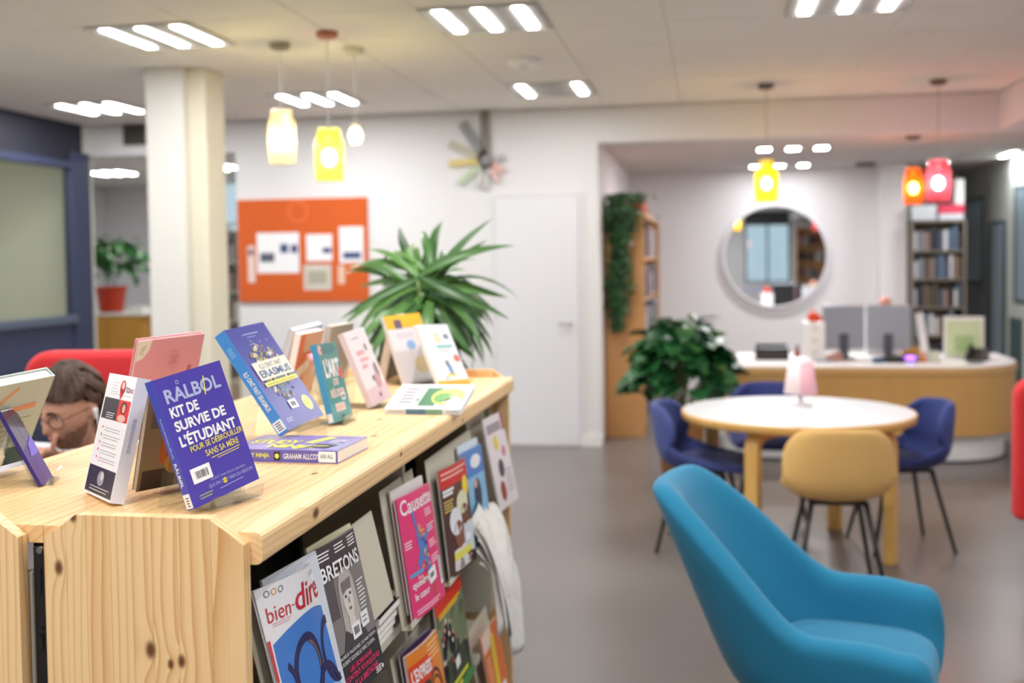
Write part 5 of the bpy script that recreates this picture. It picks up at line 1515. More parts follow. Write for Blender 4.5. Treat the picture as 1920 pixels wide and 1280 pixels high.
def bret(A):
    A.rect(C(48, 44, 48), 0, 0, 1, 0.30, 1); A.rect(C(128, 124, 122), 0, 0.30, 1, 0.80, 1); A.rect(C(60, 54, 58), 0, 0.80, 1, 1, 1); A.rect(C(86, 82, 84), 0.0, 0.52, 0.3, 0.80, 2)
    A.text(WHITE, 'BRETONS', 0.10, 0.775, 0.93, 0.875, 7, bold=0.02)
    A.lines(WHITE, 0.08, 0.955, 0.33, 3, 0.022, 0.009, 4); A.lines(WHITE, 0.42, 0.965, 0.66, 3, 0.022, 0.008, 4, seed=2); A.lines(WHITE, 0.74, 0.970, 0.95, 4, 0.02, 0.008, 4, seed=3)
    A.rect(C(120, 114, 116), 0.37, 0.90, 0.374, 0.97, 4); A.rect(C(120, 114, 116), 0.69, 0.91, 0.694, 0.98, 4)
    HR, FC, FS = C(186, 180, 174), C(220, 214, 210), C(150, 144, 142)
    A.ell(HR, 0.52, 0.66, 0.17, 0.15, 3); A.poly(HR, [(0.35, 0.68), (0.69, 0.68), (0.74, 0.38), (0.62, 0.34), (0.44, 0.34), (0.33, 0.38)], 3)
    A.ell(FC, 0.51, 0.595, 0.105, 0.125, 4); A.poly(C(120, 114, 112), [(0.41, 0.72), (0.62, 0.73), (0.60, 0.655), (0.50, 0.66), (0.42, 0.64)], 5)
    A.ell(DARK, 0.462, 0.622, 0.020, 0.010, 6, 10); A.ell(DARK, 0.562, 0.628, 0.020, 0.010, 6, 10); A.ell(C(120, 100, 100), 0.515, 0.535, 0.032, 0.010, 6, 12); A.poly(FS, [(0.505, 0.61), (0.525, 0.61), (0.535, 0.57), (0.50, 0.57)], 5)
    A.poly(FC, [(0.46, 0.50), (0.56, 0.50), (0.60, 0.38), (0.42, 0.38)], 4); A.poly(C(70, 66, 68), [(0.22, 0.28), (0.80, 0.28), (0.70, 0.40), (0.58, 0.36), (0.48, 0.36), (0.34, 0.42)], 4)
    A.lines(WHITE, 0.74, 0.66, 0.94, 8, 0.026, 0.009, 4, 0.4)
    barcode(A, 0.45, 0.33, 0.19, 0.10, 6, 4); A.rect(WHITE, 0.68, 0.36, 0.86, 0.46, 6); A.lines(C(90, 86, 90), 0.71, 0.42, 0.83, 2, 0.03, 0.008, 7)
    A.text(WHITE, 'AURÉLIE VALOGNES, SYLVAIN TESSON,', 0.12, 0.265, 0.95, 0.295, 6); A.text(WHITE, 'LAURENT GOUNELLE, MARC DUGAIN...', 0.12, 0.222, 0.90, 0.252, 6)
    PKK = C(236, 52, 110)
    A.text(PKK, 'LES ÉCRIVAINS', 0.26, 0.165, 0.76, 0.205, 6, bold=0.02); A.text(PKK, 'RACONTENT POURQUOI ILS', 0.06, 0.11, 0.92, 0.15, 6, bold=0.02); A.text(PKK, 'AIMENT LA BRETAGNE', 0.10, 0.055, 0.84, 0.095, 6, bold=0.02)
    A.lines(WHITE, 0.78, 0.05, 0.92, 3, 0.016, 0.008, 4); A.ell(WHITE, 0.94, 0.035, 0.02, 0.015, 5, 10)
magazine('dark magazine with a grey portrait and pink lower lettering', (-0.634, 1.803, 0.777, -3.2, 13.3, -1.1), 0.210, 0.277, (56, 50, 56), bret, lambda u, v: 0.008*sin(pi*u)*v)
def caus(A):
    PK2, BLU = C(232, 66, 128), C(84, 130, 206)
    A.text(C(252, 240, 246), 'Causette', 0.07, 0.845, 0.96, 0.975, 3, bold=0.02)
    pts = [[(0.30, 0.88), (0.36, 0.87), (0.42, 0.66), (0.37, 0.66)], [(0.36, 0.66), (0.62, 0.62), (0.60, 0.42), (0.40, 0.44)], [(0.44, 0.46), (0.58, 0.46), (0.72, 0.22), (0.64, 0.18)], [(0.58, 0.62), (0.80, 0.68), (0.80, 0.64), (0.62, 0.57)], [(0.38, 0.50), (0.30, 0.42), (0.34, 0.36), (0.46, 0.44)]]
    for q in pts: A.poly(BLU, q, 2)
    r = random.Random(2)
    for k in range(40):
        u, v = r.uniform(0.38, 0.62), r.uniform(0.24, 0.66); A.ell((C(226, 120, 60), C(240, 214, 90), C(60, 70, 150))[k % 3], u, v, 0.018, 0.013, 3, 8)
    A.ell(C(226, 150, 120), 0.46, 0.69, 0.045, 0.035, 3, 12); A.poly(C(200, 90, 70), [(0.60, 0.22), (0.68, 0.20), (0.70, 0.06), (0.65, 0.06)], 2)
    for k in range(4): A.lines(C(250, 226, 238), 0.68, 0.80-k*0.135, 0.95, 3, 0.024, 0.010, 2, 0.3, k)
    A.lines(C(250, 226, 238), 0.06, 0.62, 0.24, 3, 0.024, 0.010, 2)
    A.rect(C(90, 170, 220), 0.08, 0.335, 0.42, 0.365, 2)
    A.text(WHITE, 'les', 0.26, 0.29, 0.38, 0.325, 3); A.text(WHITE, 'queers', 0.10, 0.22, 0.52, 0.28, 3, bold=0.02); A.text(WHITE, 'le cœur', 0.12, 0.14, 0.50, 0.20, 3, bold=0.02)
    A.rect(WHITE, 0.52, 0.20, 0.76, 0.32, 4, 6); A.rect(C(120, 120, 126), 0.56, 0.24, 0.68, 0.28, 5, 6); A.rect(WHITE, 0.88, 0.12, 0.97, 0.36, 4); A.lines(DARK, 0.90, 0.34, 0.96, 9, 0.022, 0.009, 5)
    A.lines(C(250, 214, 230), 0.12, 0.05, 0.8, 2, 0.024, 0.010, 2)
    A.rect(C(60, 30, 60), 0.0, 0.0, 0.012, 1, 2)
magazine('bright pink magazine with a figure in blue on its cover', (-0.634, 2.261, 0.778, -4.9, 8.5, -1.1), 0.219, 0.266, (232, 62, 124), caus, lambda u, v: 0.006*sin(pi*u))
def redm(A):
    A.rect(C(206, 44, 40), 0, 0.82, 1, 1, 1); A.lines(C(240, 190, 180), 0.06, 0.945, 0.96, 2, 0.045, 0.018, 2)
    A.lines(WHITE, 0.06, 0.78, 0.42, 2, 0.035, 0.026, 3, 0.2)
    A.ell(C(240, 214, 60), 0.85, 0.75, 0.13, 0.10, 2)
    A.ell(C(222, 226, 196), 0.66, 0.62, 0.22, 0.11, 3); A.ell(C(110, 70, 56), 0.70, 0.50, 0.14, 0.10, 3); A.ell(C(228, 232, 240), 0.36, 0.48, 0.20, 0.13, 4); A.ell(C(134, 88, 70), 0.42, 0.35, 0.15, 0.13, 4)
    A.poly(C(206, 214, 224), [(0.60, 0.42), (0.98, 0.40), (0.98, 0.10), (0.55, 0.16)], 3); A.poly(C(226, 228, 230), [(0.20, 0.22), (0.60, 0.24), (0.66, 0.04), (0.16, 0.04)], 4)
    A.rect(WHITE, 0.62, 0.24, 0.82, 0.31, 6); A.rect(C(230, 222, 90), 0.18, 0.13, 0.80, 0.20, 6); A.lines(C(220, 214, 214), 0.20, 0.09, 0.8, 3, 0.028, 0.010, 6); A.lines(C(240, 214, 120), 0.06, 0.69, 0.36, 4, 0.03, 0.011, 2)
magazine('brown magazine with a red banner and two capped figures', (-0.634, 2.609, 0.769, -5.8, 6.5, -0.5), 0.212, 0.269, (84, 52, 46), redm, lambda u, v: 0.005*sin(pi*u))
def blum(A):
    A.rect(C(70, 130, 204), 0, 0.72, 1, 1, 1); A.rect(C(130, 190, 226), 0, 0.34, 1, 0.72, 1); A.ell(C(236, 240, 246), 0.62, 0.86, 0.25, 0.07, 2); A.ell(C(30, 50, 90), 0.56, 0.52, 0.18, 0.17, 2); A.ell(C(24, 104, 150), 0.4, 0.20, 0.4, 0.12, 2); A.ell(C(240, 236, 236), 0.80, 0.24, 0.14, 0.10, 3); A.ell(C(210, 170, 160), 0.5, 0.64, 0.08, 0.05, 3); A.rect(C(190, 214, 236), 0.05, 0.06, 0.5, 0.10, 3)
magazine('blue sky and water magazine right of the brown one', (-0.632, 2.868, 0.766, -2.9, 7.2, -1.7), 0.211, 0.270, (108, 172, 218), blum)
def farm(A):
    A.rect(C(150, 140, 146), 0.1, 0.82, 0.8, 0.92, 1); A.ell(C(226, 206, 60), 0.42, 0.70, 0.12, 0.08, 2); A.ell(C(206, 120, 130), 0.72, 0.58, 0.1, 0.06, 2); A.ell(C(70, 60, 76), 0.45, 0.42, 0.14, 0.10, 2); A.ell(C(150, 60, 44), 0.35, 0.18, 0.13, 0.11, 2); A.lines(C(170, 166, 174), 0.6, 0.36, 0.92, 6, 0.045, 0.018, 2); A.rect(C(170, 90, 80), 0.85, 0.8, 1, 1, 1)
magazine('pale magazine with small pictures at the far end of the top row', (-0.610, 3.151, 0.813, -4.6, 11.1, -0.4), 0.212, 0.277, (226, 218, 224), farm)
def lexp(A):
    A.rect(C(222, 70, 34), 0, 0.70, 0.62, 0.90, 2); A.text(WHITE, "L'EXPRESS", 0.05, 0.745, 0.58, 0.86, 3, bold=0.03); A.rect(C(70, 50, 46), 0, 0, 0.48, 0.70, 1); A.lines(C(250, 214, 150), 0.52, 0.95, 0.94, 4, 0.04, 0.014, 2)
    K = C(58, 38, 34)
    A.ring(K, 0.66, 0.44, 0.26, 0.30, 0.10, 3, 26, 10, 200); A.ring(K, 0.66, 0.44, 0.21, 0.24, 0.10, 3, 26, 20, 160); A.rect(K, 0.56, 0.36, 0.66, 0.385, 3); A.rect(K, 0.76, 0.37, 0.86, 0.395, 3); A.ell(K, 0.61, 0.335, 0.03, 0.018, 3, 10); A.ell(K, 0.81, 0.34, 0.03, 0.018, 3, 10); A.rect(K, 0.69, 0.20, 0.71, 0.34, 3, -6); A.rect(K, 0.60, 0.12, 0.80, 0.13, 3)
magazine("orange magazine with a drawn face in the lower row", (-0.628, 2.315, 0.412, -5, 9.4, -1.3), 0.210, 0.268, (230, 134, 44), lexp, lambda u, v: 0.008*sin(pi*u), t=0.008)
def hors(A):
    A.rect(C(216, 54, 34), 0, 0.86, 1, 1, 1); A.lines(C(240, 190, 40), 0.1, 0.84, 0.9, 2, 0.03, 0.022, 3); A.rect(C(122, 134, 104), 0, 0.40, 1, 0.86, 1); A.rect(C(46, 66, 44), 0, 0, 1, 0.40, 1)
    r = random.Random(8)
    for k in range(16):
        u, v = r.uniform(0.08, 0.92), r.uniform(0.2, 0.66); A.ell(C(26, 30, 40), u, v, 0.05, 0.09, 2, 10); A.ell((C(214, 170, 150), C(206, 60, 50), C(230, 226, 220))[k % 3], u, v+0.1, 0.028, 0.024, 3, 8)
    for k in range(14): A.ell(C(160, 170, 140), r.random(), r.uniform(0.62, 0.84), 0.07, 0.04, 1, 8)
    A.rect(WHITE, 0.46, 0.24, 0.62, 0.34, 4, 10); A.ell(C(60, 140, 70), 0.85, 0.04, 0.25, 0.06, 3); A.lines(C(222, 222, 60), 0.22, 0.12, 0.92, 2, 0.06, 0.042, 4, 0.5)
magazine('magazine with a red banner over a green crowd scene in the lower row', (-0.634, 2.560, 0.455, -5, 5, 5), 0.212, 0.275, (90, 104, 80), hors)
def orng(A):
    A.rect(C(240, 214, 196), 0.05, 0.80, 0.55, 1.0, 1, 6); A.rect(C(240, 206, 50), 0.40, 0.10, 0.60, 0.90, 2, -4); A.rect(WHITE, 0.62, 0.16, 0.85, 0.32, 3, 8); A.lines(C(250, 200, 150), 0.1, 0.7, 0.35, 6, 0.05, 0.02, 2)
magazine('orange magazine with a yellow stripe at the far end of the lower row', (-0.625, 3.12, 0.172, -3, 10, 0), 0.21, 0.275, (226, 112, 34), orng)
# plain copies peeking out from behind
for lab, P, rgb in (('pale blue magazine peeking out behind the white one with dark rings', (-0.634, 1.600, 0.795, -3, 13.5, -2), (214, 222, 232)),
                    ('white magazine with a yellow edge behind the dark portrait one', (-0.640, 1.812, 0.790, -3, 13.3, -1), (232, 230, 196)),
                    ('white magazine peeking out behind the bright pink one', (-0.644, 2.268, 0.790, -4.5, 8.5, -1), (224, 224, 222)),
                    ('pale blue magazine peeking out above the blue sky one', (-0.641, 2.875, 0.782, -2.9, 7.2, -1.5), (206, 224, 236)),
                    ('violet magazine showing its edge behind the orange face one', (-0.638, 2.312, 0.414, -5, 9.4, -1), (70, 50, 90))):
    magazine(lab, P, 0.208, 0.272, rgb, None, lambda u, v: -0.002, t=0.004)
# folded newspaper hanging out of the rack
o = thing('newspaper', 'folded newspaper drooping out of the rack below the top row', 'newspaper', (-0.60, 2.80, 0.45), group='magazines on the display shelf')
M_news = mat('newsprint', (226, 224, 218), 0.85, noise=0.05, nscale=30)
for k in range(6):
    def fn(u, v, k=k):
        # u: from the rack outwards along the drape, v: along the fold
        a = u*2.5
        y = 0.02+0.36*v*(0.9-0.55*u)+0.02*sin(5*u+k)+0.02*k*u
        x = -0.04+0.085*sin(a*0.62)*(1-0.05*k)+0.014*sin(7*v+k)+0.010*k
        z = 0.40-0.28*u**1.2*(1-0.25*v)-0.022*k*(1-u)-0.02*k*u+0.030*sin(pi*v+0.5*k)+0.014*sin(6*v+4*u)
        return (x, y, z)
    MB().grid(fn, 14, 14).build('sheet', M_news, o, True, solid=0.0012)
# small stack of books on the flat shelf
for k in range(4):
    hgt = 0.018
    o = flat_book(('lowest', 'second lowest', 'second', 'topmost black')[k]+' booklet of the small stack beside the dark portrait magazine', (-0.79+0.004*k, 2.085+0.003*k, 0.768+k*hgt), 0, 0.12, 0.15, hgt-0.001, (42, 42, 48) if k == 3 else (206, 206, 208), (225, 225, 222), (lambda A: (A.lines(WHITE, 0.5, 0.7, 0.9, 4, 0.12, 0.04, 1), A.rect(C(70, 130, 190), 0.2, 0.2, 0.4, 0.5, 1))) if k == 3 else None)
# ------------------------------------------------------------------ red high-backed chair of the reader
M_jeanblue = mat('chair_navy', (42, 48, 70), 0.8)
M_redf = mat('red_fabric', (206, 40, 44), 0.8, sheen=0.1, bump=0.1, bscale=500)

def rbox(x0, x1, z0, z1, y0, y1, r, n=8):
    pts = []
    for cx, cz, a0 in ((x1-r, z1-r, 0), (x0+r, z1-r, 90), (x0+0.03, z0+0.03, 180), (x1-0.03, z0+0.03, 270)):
        rr = r if a0 < 180 else 0.03
        for k in range(n+1):
            a = radians(a0+90*k/n); pts.append((cx+rr*cos(a), cz+rr*sin(a)))
    return MB().prism(pts, y0, y1, 'y')
t = thing('red_side_chair', 'red upholstered chair back cut off by the right edge', 'armchair', (1.68, 5.0, 0))
rbox(-0.335, 0.335, 0.36, 1.0, 0.16, 0.27, 0.09).build('backrest', M_redf, t, True, bev=0.04, seg=4)
rbox(-0.16, 0.32, 0.30, 0.45, 0.25, 0.78, 0.05).build('seat', M_redf, t, True, bev=0.03, seg=3)
for x in (-0.06, 0.27):
    for y in (0.28, 0.72):
        MB().tube([(x, y, 0.30), (x*1.05, y, 0)], [0.018, 0.012], 10).build('leg', M_black, t, True)
t = thing('high_back_chair', 'red high-backed chair behind the reading person', 'armchair', (-1.98, 3.12, 0), radians(8))
rbox(-0.31, 0.27, 1.035, 1.265, 0.32, 0.42, 0.09).build('headrest', M_redf, t, True, bev=0.035, seg=4)
rbox(-0.20, 0.22, 0.42, 1.05, 0.34, 0.40, 0.05).build('backrest', M_jeanblue, t, True, bev=0.02, seg=3)
rbox(-0.29, 0.26, 0.30, 0.47, -0.28, 0.31, 0.04).build('seat', M_redf, t, True, bev=0.03, seg=3)
for x in (-0.25, 0.22):
    for y in (-0.22, 0.3):
        MB().tube([(x, y, 0.31), (x*1.08, y*1.05, 0)], [0.018, 0.012], 10).build('leg', M_black, t, True)

# ------------------------------------------------------------------ seated reader
pr = thing('person', 'person in a pale top with brown hair, glasses and earphone, hand at mouth', 'person', (-1.93, 3.05, 0))
M_skin = mat('skin', (214, 160, 134), 0.5, sss=0.12)
M_hair = mat('brown_hair', (66, 42, 28), 0.55, noise=0.35, nscale=45, bump=0.5, bscale=90)
M_top = mat('pale_top', (212, 212, 218), 0.85, bump=0.1, bscale=300)
M_jean = mat('navy_trousers', (40, 48, 72), 0.85)
def capsule(mb, p0, p1, r0, r1, n=14):
    p0, p1 = Vector(p0), Vector(p1); d = (p1-p0); L_ = d.length; d.normalize()
    pts, rs = [], []
    for k in range(5):
        a = pi/2*(1-k/4); pts.append(p0-d*r0*sin(a)); rs.append(max(1e-4, r0*cos(a)))
    for k in range(1, 5): pts.append(p0+d*L_*k/5); rs.append(r0+(r1-r0)*k/5)
    for k in range(5):
        a = pi/2*k/4; pts.append(p1+d*r1*sin(a)); rs.append(max(1e-4, r1*cos(a)))
    mb.tube(pts, rs, n)
def chain(mb, pts, rs, n=12):
    for a, c, r_, s_ in zip(pts[:-1], pts[1:], rs[:-1], rs[1:]): capsule(mb, a, c, r_, s_, n)
def remesh(o, vox, it=4, fac=0.5):
    m_ = o.modifiers.new('remesh', 'REMESH'); m_.mode = 'VOXEL'; m_.voxel_size = vox; m_.use_smooth_shade = True
    s_ = o.modifiers.new('smooth', 'SMOOTH'); s_.iterations = it; s_.factor = fac
# head frame: face looks towards the aisle front-left and down
HC = Vector((0.045, -0.07, 1.135))           # head centre, local to the person
fd = Vector((-0.20, -0.93, -0.33)).normalized()
hx = fd.cross(Vector((0, 0, 1))).normalized()   # the person's right -> image left is -x
hz = hx.cross(fd).normalized()
def HP(x, y, z): return HC+hx*x+fd*y+hz*z
def gs(a, s_): return math.exp(-(a/s_)**2)
def head_r(d):
    """d: unit direction (x right, y front, z up) -> surface point in head coords"""
    x, y, z = d.x, d.y, d.z
    p = Vector((x*0.075, y*0.097 if y > 0 else y*0.100, z*0.118))
    if z < -0.15:                       # jaw narrows to the chin
        k = min(1, (-z-0.15)/0.7)
        p.x *= 1-0.30*k
        if y < 0.1: p.y *= 1-0.35*k; 
        p.y += 0.012*k if y > 0 else 0
    if y > 0.2:
        ang = math.atan2(x, y); 
        p.y += 0.030*gs(ang, 0.13)*gs(z+0.20, 0.14)               # nose tip
        p.y += 0.017*gs(ang, 0.11)*gs(z-0.02, 0.20)               # nose bridge
        p.y += 0.007*gs(z-0.20, 0.09)*gs(ang, 0.75)                # brow
        p.y -= 0.012*gs(abs(ang)-0.36, 0.20)*gs(z-0.06, 0.11)      # eye sockets
        p.y += 0.006*gs(abs(ang)-0.60, 0.25)*gs(z+0.15, 0.18)      # cheekbones
        p.y += 0.008*gs(ang, 0.28)*gs(z+0.45, 0.07)                # lips
        p.y -= 0.005*gs(ang, 0.30)*gs(z+0.58, 0.06)
        p.y += 0.012*gs(ang, 0.25)*gs(z+0.76, 0.12)                # chin
    return p
def head_surface(mb, off=0.0, mask=None, nu=64, nv=48, disp=None):
    def fn(u, v):
        th = pi*v; ph = 2*pi*u
        d = Vector((sin(th)*sin(ph), sin(th)*cos(ph), -cos(th)))
        p = head_r(d)+d*(off+(disp(d) if disp else 0))
        return tuple(HP(*p))
    vv = [fn(i/nu, j/nv) for j in range(nv+1) for i in range(nu)]
    f = []
    for j in range(nv):
        for i in range(nu):
            if mask:
                th, ph = pi*(j+0.5)/nv, 2*pi*(i+0.5)/nu
                if not mask(Vector((sin(th)*sin(ph), sin(th)*cos(ph), -cos(th)))): continue
            f.append((j*nu+i, j*nu+(i+1) % nu, (j+1)*nu+(i+1) % nu, (j+1)*nu+i))
    mb.add(vv, f)
    return mb
body = MB()
head_surface(body)
for sx in (-1, 1):      # ears
    body.ball(tuple(HP(sx*0.078, -0.008, -0.004)), (0.012, 0.020, 0.030), 12, 8)
capsule(body, HP(0, -0.035, -0.07), (0.05, 0.09, 0.94), 0.055, 0.06)
# torso under the clothes, both arms, legs: one continuous body
chain(body, [(0.03, 0.10, 0.93), (0.0, 0.16, 0.72), (-0.01, 0.20, 0.50)], [0.10, 0.12, 0.13], 16)
capsule(body, (-0.17, 0.04, 0.935), (0.19, 0.07, 0.915), 0.06, 0.06)
RS, LS = Vector((-0.20, 0.02, 0.945)), Vector((0.22, 0.06, 0.92))
# hand at the mouth (person's right arm, on the left of the view)
WR = HP(0.055, 0.085, -0.175)
mouth = HP(0.0, 0.108, -0.050)
EL = Vector((-0.20, -0.18, 0.83))
chain(body, [RS, EL, WR], [0.052, 0.042, 0.028])
palm_c = WR+(mouth-WR)*0.42+hx*0.012
capsule(body, WR, palm_c, 0.030, 0.034)
capsule(body, palm_c+hx*0.02, palm_c-hx*0.022, 0.024, 0.024)
upd = (mouth-WR).normalized()
side = (hx-upd*hx.dot(upd)).normalized()
fwd_ = side.cross(upd).normalized()
if fwd_.dot(fd) < 0: fwd_ = -fwd_
# five fingers: index up against the lips, the others curled, thumb under the chin
fing = [(-0.026, [(0.030, 0.010), (0.026, -0.004), (0.018, -0.014)]), (-0.008, [(0.026, 0.018), (0.008, 0.024), (-0.020, 0.010)]), (0.011, [(0.022, 0.018), (0.002, 0.026), (-0.022, 0.010)]), (0.028, [(0.014, 0.016), (-0.002, 0.022), (-0.018, 0.008)])]
for sx, seg in fing:
    p = palm_c+side*sx+upd*0.022
    pts = [p]
    for (du, df) in seg:
        p = p+upd*du+fwd_*df*0.9; pts.append(p)
    chain(body, pts, [0.0098, 0.0092, 0.0085, 0.0075], 10)
p = palm_c-side*0.034-upd*0.012
chain(body, [p, p-side*0.016+upd*0.024-fwd_*0.004, p-side*0.010+upd*0.046-fwd_*0.010], [0.012, 0.0105, 0.009], 10)
# other arm resting in the lap
LH = Vector((0.08, -0.28, 0.60))
chain(body, [LS, Vector((0.27, -0.02, 0.66)), LH], [0.052, 0.042, 0.028])
for k in range(4):
    q = LH+Vector((-0.03+0.018*k, -0.02, 0.0)); chain(body, [q, q+Vector((-0.012, -0.035, -0.006)), q+Vector((-0.014, -0.055, -0.022))], [0.0105, 0.009, 0.008], 10)
chain(body, [LH+Vector((-0.02, 0.01, 0)), LH+Vector((-0.05, -0.01, 0.005)), LH+Vector((-0.06, -0.035, 0))], [0.014, 0.011, 0.009], 10)
for sx in (-1, 1):
    chain(body, [(0.09*sx, 0.14, 0.53), (0.12*sx, -0.30, 0.53), (0.13*sx, -0.30, 0.10)], [0.080, 0.055, 0.038])
    capsule(body, (0.13*sx, -0.30, 0.06), (0.14*sx, -0.43, 0.045), 0.035, 0.028)
o = body.build('body', M_skin, pr, True); remesh(o, 0.0045, 3, 0.4)
# clothing
cl = MB()
chain(cl, [(0.04, 0.09, 0.945), (0.03, 0.11, 0.88), (0.0, 0.16, 0.70), (-0.01, 0.20, 0.50)], [0.075, 0.115, 0.145, 0.155], 18)
capsule(cl, (-0.18, 0.04, 0.925), (0.20, 0.07, 0.905), 0.085, 0.085)
chain(cl, [RS, EL, EL+(WR-EL)*0.72], [0.076, 0.064, 0.050]); chain(cl, [LS, Vector((0.27, -0.02, 0.66)), Vector((0.27, -0.02, 0.66))+(LH-Vector((0.27, -0.02, 0.66)))*0.75], [0.076, 0.062, 0.046])
o = cl.build('sweater', M_top, pr, True); remesh(o, 0.010, 6)
tr = MB()
for sx in (-1, 1): chain(tr, [(0.08*sx, 0.17, 0.54), (0.12*sx, -0.30, 0.54), (0.13*sx, -0.30, 0.14)], [0.105, 0.078, 0.060])
capsule(tr, (-0.07, 0.18, 0.54), (0.07, 0.18, 0.54), 0.12, 0.12)
o = tr.build('trousers', M_jean, pr, True); remesh(o, 0.012, 5)
for sx in (-1, 1):
    s2 = MB(); capsule(s2, (0.13*sx, -0.27, 0.055), (0.145*sx, -0.46, 0.045), 0.048, 0.040); capsule(s2, (0.13*sx, -0.29, 0.06), (0.13*sx, -0.30, 0.12), 0.05, 0.05)
    o = s2.build('shoe', M_black, pr, True); remesh(o, 0.008, 3)
# hair: swept back, covering the ears' top and the neck
r = random.Random(4)
def hair_mask(d):
    front = 0.46-0.12*abs(d.x)
    if d.y > 0.12: return d.z > front+0.22*max(0, d.y-0.5)
    if d.y > -0.20: return d.z > -0.02+1.0*(d.y+0.20)
    return d.z > -0.72
def hair_disp(d):
    return 0.006*sin(9*d.x+5*d.y+2)*sin(7*d.z+3*d.x)+0.004*sin(31*math.atan2(d.x, d.y+0.2)+6*d.z)+0.008*max(0, d.z)
hm_ = MB(); head_surface(hm_, 0.016, hair_mask, 96, 64, hair_disp); head_surface(hm_, 0.001, hair_mask, 96, 64)
o = hm_.build('hair', M_hair, pr, True)
for k in range(46):     # locks
    a = r.uniform(-1.9, 1.9)
    s0 = Vector((sin(a)*0.55, -cos(a)*0.2+0.25, 0.75)).normalized(); s1 = Vector((sin(a)*0.95, -0.35, 0.25)).normalized(); s2 = Vector((sin(a)*0.75, -0.75, -0.35)).normalized(); s3 = Vector((sin(a)*0.55, -0.6, -0.85)).normalized()
    pts = [HP(*(head_r(d_)+d_*q)) for d_, q in ((s0, 0.020), ((s0+s1).normalized(), 0.026), (s1, 0.024), ((s1+s2).normalized(), 0.022), (s2, 0.018), (s3, 0.014))]
    MB().tube(pts, [0.002, 0.007, 0.009, 0.009, 0.007, 0.002], 6).build('hair_lock', M_hair, pr, True)
# beard, brows, eyes
bm_ = MB(); head_surface(bm_, 0.0035, lambda d: d.z < -0.40+0.16*max(0, abs(d.x)-0.35) and d.y > 0.12 and d.z > -0.97 and not (abs(d.x) < 0.16 and -0.50 < d.z < -0.40 and d.y > 0.6) and not (0.18 < abs(d.x) < 0.5 and d.z > -0.47 and d.y > 0.6), 96, 80, lambda d: 0.0015*sin(60*d.x)*sin(50*d.z))
bm_.build('beard', mat('beard_brown', (142, 100, 78), 0.8, noise=0.3, nscale=120), pr, True, solid=0.002)
for sx in (-1, 1):
    pts = []
    for k in range(5):
        d = Vector((sx*(0.14+0.09*k), 1.0, 0.235+0.05*sin(pi*k/4)-0.012*k)).normalized(); pts.append(HP(*(head_r(d)+d*0.003)))
    MB().tube(pts, [0.003, 0.0045, 0.0045, 0.0035, 0.0015], 6).build('eyebrow', M_hair, pr, True)
    d = Vector((sx*0.37, 1.0, 0.06)).normalized(); c = HP(*(head_r(d)-d*0.006))
    ey = MB().ball(tuple(c), 0.0115, 14, 10).build('eye', mat('eye_white', (232, 228, 222), 0.2), pr, True)
    lk = (fd*0.9-hz*0.35).normalized()
    MB().ball(tuple(c+lk*0.0075), 0.0055, 10, 8).build('iris', mat('iris', (46, 32, 24), 0.2), ey, True)
    lid = MB(); lid.ball(tuple(c+hz*0.0035-fd*0.0005), (0.0130, 0.0128, 0.0098), 12, 8); lid.build('eyelid', M_skin, pr, True)
# lips
lp = MB(); lp.tube([HP(*(head_r(Vector((q, 1, -0.50)).normalized())+Vector((0, 0.002, 0)))) for q in (-0.26, -0.13, 0, 0.13, 0.26)], [0.002, 0.005, 0.006, 0.005, 0.002], 8)
lp.build('lips', mat('lip', (186, 110, 100), 0.5), pr, True)
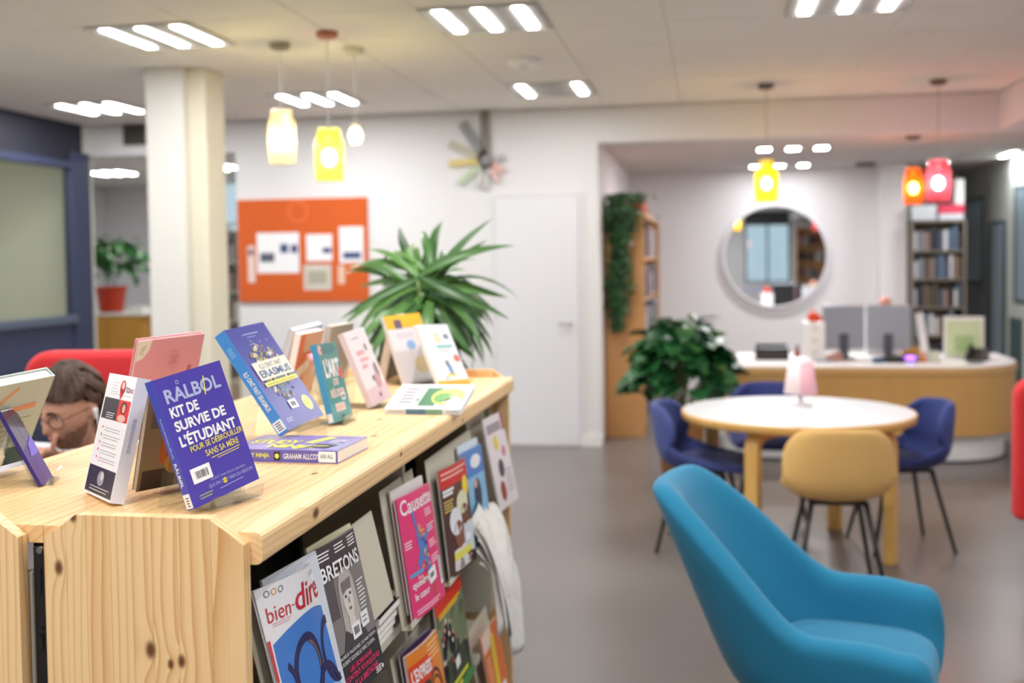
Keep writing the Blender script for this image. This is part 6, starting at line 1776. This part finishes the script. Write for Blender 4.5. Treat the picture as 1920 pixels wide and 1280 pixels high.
# glasses with thin frame
gl = thing('spectacles', 'x', 'x'); del gl['label']; del gl['category']; gl.parent = pr; gl.name = 'glasses'
M_frame = mat('dark_frame', (44, 34, 32), 0.35)
for sx in (-1, 1):
    c = (sx*0.034, 0.104, 0.000)
    ring = [HP(c[0]+0.024*cos(2*pi*k/24), c[1]-0.010*(abs(c[0]+0.024*cos(2*pi*k/24))/0.06)**2, c[2]+0.020*sin(2*pi*k/24)) for k in range(25)]
    MB().tube(ring, 0.0014, 6, cap=False).build('rim', M_frame, gl, True)
    MB().tube([HP(sx*0.058, 0.096, 0.008), HP(sx*0.076, 0.05, 0.010), HP(sx*0.082, -0.005, 0.008)], 0.0013, 6).build('temple', M_frame, gl, True)
MB().tube([HP(-0.010, 0.106, 0.004), HP(0, 0.110, 0.006), HP(0.010, 0.106, 0.004)], 0.0014, 6).build('bridge', M_frame, gl, True)
# earphone in the ear towards the camera
ep = MB(); e0 = HP(-0.090, 0.000, -0.006)
chain(ep, [e0, HP(-0.093, 0.004, -0.030)], [0.0085, 0.0045], 10)
ep.build('earphone', M_white, pr, True)
MB().tube([HP(-0.093, 0.004, -0.030), HP(-0.092, 0.006, -0.09), HP(-0.080, 0.015, -0.15), Vector((0.12, -0.10, 0.86)), Vector((0.10, -0.06, 0.72))], 0.0016, 6).build('earphone_wire', M_white, pr, True)

# ------------------------------------------------------------------ things the round mirror shows, behind the camera
o = thing('red_pouffe', 'round red pouffe out of view near the front window', 'pouffe', (1.45, -1.2, 0))
MB().lathe([(0.001, 0), (0.22, 0), (0.25, 0.06), (0.25, 0.38), (0.22, 0.44), (0.001, 0.45)], 32, cap=False).build('cushion', M_redf, o, True)
MB().lathe([(0.252, 0.20), (0.256, 0.22), (0.252, 0.24)], 32, cap=False).build('piping', M_redf, o, True)
t, zs, dz = bookcase('tall_oak_shelf', 'tall oak bookcase out of view against the front wall', 2.3, 3.3, 0.35, 2.3, 5, (0, -4.6, 0), 0, M_oak2)
t.rotation_euler = (0, 0, pi); t.location = (5.6, -4.6, 0)
for z in zs:
    x = 2.36
    for k in range(7):
        th = rnd.uniform(0.03, 0.06)
        shelf_book((x+th/2, -4.90, z+0.001), pi, rnd.uniform(0.2, 0.32), 0.2, th, rnd.randrange(12), ('front window bookcase', zs.index(z), len(zs)), 'books by the front window')
        x += th+rnd.uniform(0.02, 0.08)
o = thing('work_table', 'low oak table out of view by the front window', 'table', (1.3, -3.0, 0))
MB().box(-0.6, -0.4, 0.70, 0.6, 0.4, 0.735).build('table_top', mat('lilac_top', (150, 150, 196), 0.4), o, bev=0.004)
for x in (-0.53, 0.53):
    for y in (-0.33, 0.33):
        MB().box(x-0.025, y-0.025, 0, x+0.025, y+0.025, 0.70).build('leg', M_oakz, o, bev=0.003)
desk = bpy.data.objects['reception_desk']
rebase(desk, (1.2, 8.9, 0))
